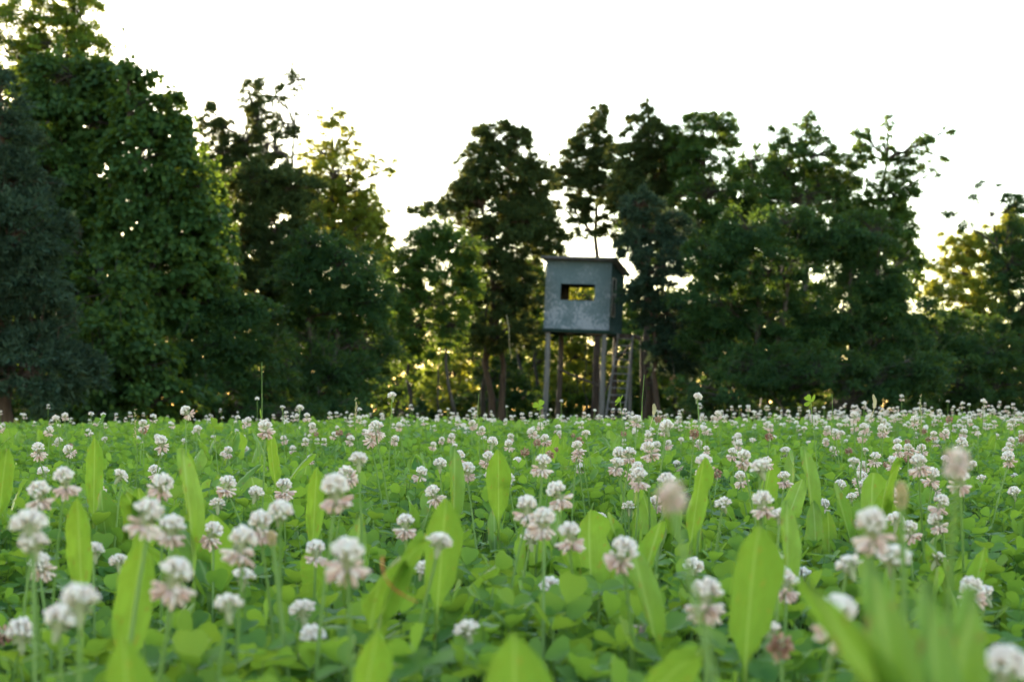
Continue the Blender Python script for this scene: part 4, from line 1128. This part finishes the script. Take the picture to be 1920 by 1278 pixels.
def flowers():
    rng = np.random.default_rng(505)
    cnt = {}
    total = 0
    for (u, v, w, kind) in sorted(HERO):
        band = 'large blurred' if w >= 46 else ('mid-sized soft' if w >= 31 else 'small sharp')
        look = {'A': 'round white', 'B': 'white pink-skirted', 'C': 'flat-topped white', 'D': 'withered brown'}[kind]
        c = cnt[(band, look)] = cnt.get((band, look), 0) + 1
        d = 0.0195 * FPX / w
        p = px(u, v, d)
        lab = f'{look} clover head, {ORD[c - 1]} from left of the {band} {look} heads'
        ln = 0.02 if (u, v) == (1170, 1030) else None
        flower(p, rng.uniform(0.98, 1.14), kind, rng, lab, f'{band} {look} clover heads', lean=ln)
        total += 1
    for (u, v, d, kind, ln, lab) in ((1258, 925, 0.62, 'E', 0.045, 'blurred cream-and-pink fading clover head on a thick slanting stem, right of centre'),
                                     (1795, 860, 0.72, 'E', -0.012, 'blurred pink fading clover head highest at the right of the flowers')):
        flower(px(u, v, d), 0.66, kind, rng, lab, lean=ln)
        total += 1
    # others in the middle of the field: the larger ones singly, the far ones as one mass
    pts = []
    y = np.sqrt(rng.uniform(2.3 ** 2, 12.5 ** 2, 5000)); t = rng.uniform(-1.2, 1.2, len(y)); x = t * 0.31 * y
    keep = rng.uniform(size=len(y)) < np.clip(0.42 + 0.45 * t + 0.40 * np.sin(x * 1.9 + y * 0.7) * np.sin(y * 1.3 - x), 0.06, 1.0) * np.where(y > 7, 0.5, np.where(y > 4.5, 0.75, 0.5))
    x, y, t = x[keep], y[keep], t[keep]
    o = np.argsort(y); x, y, t = x[o], y[o], t[o]
    h = np.clip(rng.normal(0.178, 0.030, len(y)), 0.10, 0.27)
    z = gz(x, y) + h
    vis = np.abs(t) < 1.0
    one = np.where(vis)[0][:300 - total]
    cnt = {}
    for i in one[np.argsort(x[one] / y[one])]:
        zone = ('left quarter', 'left-centre', 'right-centre', 'right quarter')[int(np.clip((t[i] + 1) * 2, 0, 3))]
        kind = 'BBBABCBDACBD'[int(rng.integers(0, 12))]
        row = 'nearer sharp' if y[i] < 3.3 else 'farther sharp'
        c = cnt[(zone, row)] = cnt.get((zone, row), 0) + 1
        look = {'A': 'round white', 'B': 'white pink-skirted', 'C': 'flat-topped white', 'D': 'withered brown'}[kind]
        flower((x[i], y[i], z[i]), rng.uniform(0.75, 1.25), kind, rng, f'small {look} clover head, {ORD[c - 1]} from left in the {row} {zone} crowd', f'small clover heads of the {row} {zone} crowd')
    rest = np.setdiff1d(np.arange(len(x)), one)
    P = np.stack([x, y, z], 1)[rest]
    N = len(P)
    heads, skirts, stems = Soup(), Soup(), Soup()
    var = rng.integers(0, 3, N)
    zz = np.tile(np.array([[0, 0, 1.0]]), (N, 1))
    for q in range(3):
        m = var == q
        hv, hf = florets(rng, 10, 0.1, 1.8, 0.0072, 0.0085, 0.003, 0.0, T2, 0.15)
        az = rng.uniform(0, 6.28, m.sum())
        s = np.stack([np.cos(az), np.sin(az), 0 * az], 1); tt = np.stack([-np.sin(az), np.cos(az), 0 * az], 1)
        nn = norm(zz[m] + rng.normal(size=(m.sum(), 3)) * 0.12)
        sc = rng.uniform(0.85, 1.2, m.sum())
        heads.add(*scatter(hv, hf, P[m], s, tt, nn, sc))
        m2 = rng.uniform(size=m.sum()) < 0.6
        kv, kf = florets(rng, 7, 1.75, 2.5, 0.0100, 0.0070, 0.003, -0.0085, T2, 0.15, 0)
        skirts.add(*scatter(kv, kf, P[m][m2], s[m2], tt[m2], nn[m2], sc[m2]))
    m = P[:, 1] < 12
    tv = np.array([[1, 0, 0], [-0.5, 0, 0.87], [-0.5, 0, -0.87], [1, 1, 0], [-0.5, 1, 0.87], [-0.5, 1, -0.87]])
    tf = np.array([[0, 1, 4, 3], [1, 2, 5, 4], [2, 0, 3, 5]])
    dn = P[m].copy(); dn[:, 2] = gz(dn[:, 0], dn[:, 1]); dn[:, :2] += rng.normal(size=(m.sum(), 2)) * 0.015
    dd = P[m] - dn; L = np.linalg.norm(dd, axis=1)
    s, t_, n_ = frames(dd, rng.normal(size=dd.shape))
    stems.add(*scatter(tv, tf, dn, s, t_, n_, np.stack([np.full(len(L), 0.0013), L, np.full(len(L), 0.0013)], 1)))
    root = link('far_clover_flowers', None)
    tag(root, 'countless tiny far clover flowers thinning out towards the skyline', 'clover flowers', kind='stuff')
    heads.build('flower_heads', M['petal'], root, True, 'stuff')
    skirts.build('drooping_florets', M['petal_pink'], root, True, 'stuff')
    stems.build('stems', M['stem'], root, True, 'stuff')
flowers()

# ------------------------------------------------------------------ small single things
def plantain_spike(u, v, d, hgt, wid, ub, vb, label, mat='spike'):
    """a plantain seed spike on a leafless stalk, foot of the visible stalk towards (ub, vb)"""
    rng = np.random.default_rng(int(u))
    top = px(u, v, d); q = px(ub, vb, d)
    dirv = norm(q - top)
    a = top + dirv * ((top[2] - gz(top[0], top[1])) / max(0.2, -dirv[2]))
    a[2] = float(gz(a[0], a[1]))
    root = link('plantain_flower_stalk', None); root.location = a
    tag(root, label, 'plantain')
    pth = np.linspace(np.zeros(3), top - a, 5)
    vv, ff = tube(pth, np.linspace(0.0022, 0.0016, 5), 7)
    build('stalk', vv, ff, M['stem'], root, True)
    ax = norm(-dirv)
    n = 90
    t = (np.arange(n) + 0.5) / n
    ph = np.arange(n) * 2.39996
    s0 = norm(np.cross(ax, np.array([0, 1.0, 0]))); b0 = np.cross(ax, s0)
    out = np.cos(ph)[:, None] * s0 + np.sin(ph)[:, None] * b0
    rad = wid * 0.5 * np.sin(PI * np.clip(t * 0.9 + 0.08, 0, 1)) ** 0.6
    p = (top - a) + (t - 0.5)[:, None] * hgt * ax + out * (rad * 0.35)[:, None]
    s, tt, nn = frames(norm(out + ax * 0.5), np.tile(ax, (n, 1)))
    V, F = scatter(T1[0], T1[1], p, s, tt, nn, np.stack([np.full(n, wid * 0.24), rad * 0.8 + 0.001, np.full(n, wid * 0.24)], 1))
    build('seed_head', V, F, M[mat], root, True)
plantain_spike(1690, 930, 0.95, 0.015, 0.006, 1692, 1000, 'slim pale plantain spike above the largest pink head on the right')
plantain_spike(510, 1010, 1.3, 0.012, 0.006, 516, 1060, 'thin greenish plantain spike between the left-hand heads')

def grass_stalk(u, v, ub, vb, d, label, tufted=False):
    rng = np.random.default_rng(int(u) + 3)
    top = px(u, v, d); q = px(ub, vb, d)
    a = np.array([q[0], d, 0.0]); a[2] = float(gz(a[0], a[1]))
    root = link('grass_stalk', None); root.location = a
    tag(root, label, 'grass')
    pth = curve_path(rng, np.zeros(3), top - a, 7, 0, 0.03)
    vv, ff = tube(pth, np.linspace(0.0016, 0.0006, 7), 5)
    build('stalk', vv, ff, M['stem'], root, True)
    for k, fr in enumerate((3, 4)):
        o = link('blade', BL[5], root)
        o.matrix_local = Matrix.Translation(Vector(pth[fr])) @ Matrix.Rotation(k * 2.6 + 0.4, 4, 'Z') @ Matrix.Rotation(1.2, 4, 'X') @ Matrix.Diagonal((0.012, 0.045, 0.045, 1))
    if tufted:
        n = 40
        t = rng.uniform(0.75, 1, n)
        p = pth[0] + (pth[-1] - pth[0]) * t[:, None]
        s, tt, nn = frames(norm(rng.normal(size=(n, 3)) * 0.5 + np.array([0, 0, 1.0])), rng.normal(size=(n, 3)))
        V, F = scatter(T1[0], T1[1], p, s, tt, nn, np.stack([np.full(n, 0.002), np.full(n, 0.006), np.full(n, 0.002)], 1))
        build('seed_head', V, F, M['spike'], root, True)
grass_stalk(491, 678, 485, 790, 3.4, 'single tall grass stalk against the dark wood at left')
grass_stalk(1208, 702, 1207, 790, 3.6, 'single tall grass stalk right of the hunting stand ladder')
grass_stalk(1560, 738, 1568, 790, 4.0, 'short slanting grass stalk on the right-hand skyline')
grass_stalk(1727, 742, 1727, 800, 3.6, 'short brown-tipped grass stalk on the right skyline', True)
grass_stalk(253, 768, 256, 800, 3.8, 'short dry grass stalk on the left skyline', True)
grass_stalk(667, 748, 668, 800, 3.8, 'pair-tipped dry grass stalk left of the highest white head', True)
grass_stalk(898, 738, 900, 800, 4.0, 'faint thin grass stalk left of the stand poles')

def loose_leaf(name, label, u, v, d, L, wide, mat, rot, cat='leaf'):
    me = BL[4].copy(); me.materials.clear(); me.materials.append(M[mat])
    o = link(name, me)
    p = px(u, v, d)
    o.location = p; o.rotation_euler = rot; o.scale = (L * wide, L, L)
    tag(o, label, cat)
loose_leaf('red_leaf', 'reddish dying leaf lying low in the centre foreground', 780, 1125, 1.05, 0.035, 1.0, 'red_leaf', (0.3, 0.4, 1.75))
loose_leaf('dry_leaf', 'pale dried curled leaf near the skyline right of the ladder', 1218, 800, 3.0, 0.045, 0.9, 'straw', (1.2, 0.3, -0.4))
loose_leaf('pale_leaf', 'grey folded leaf lifted among the right skyline flowers', 1630, 785, 3.4, 0.05, 1.1, 'straw', (0.9, 0.2, -0.9))
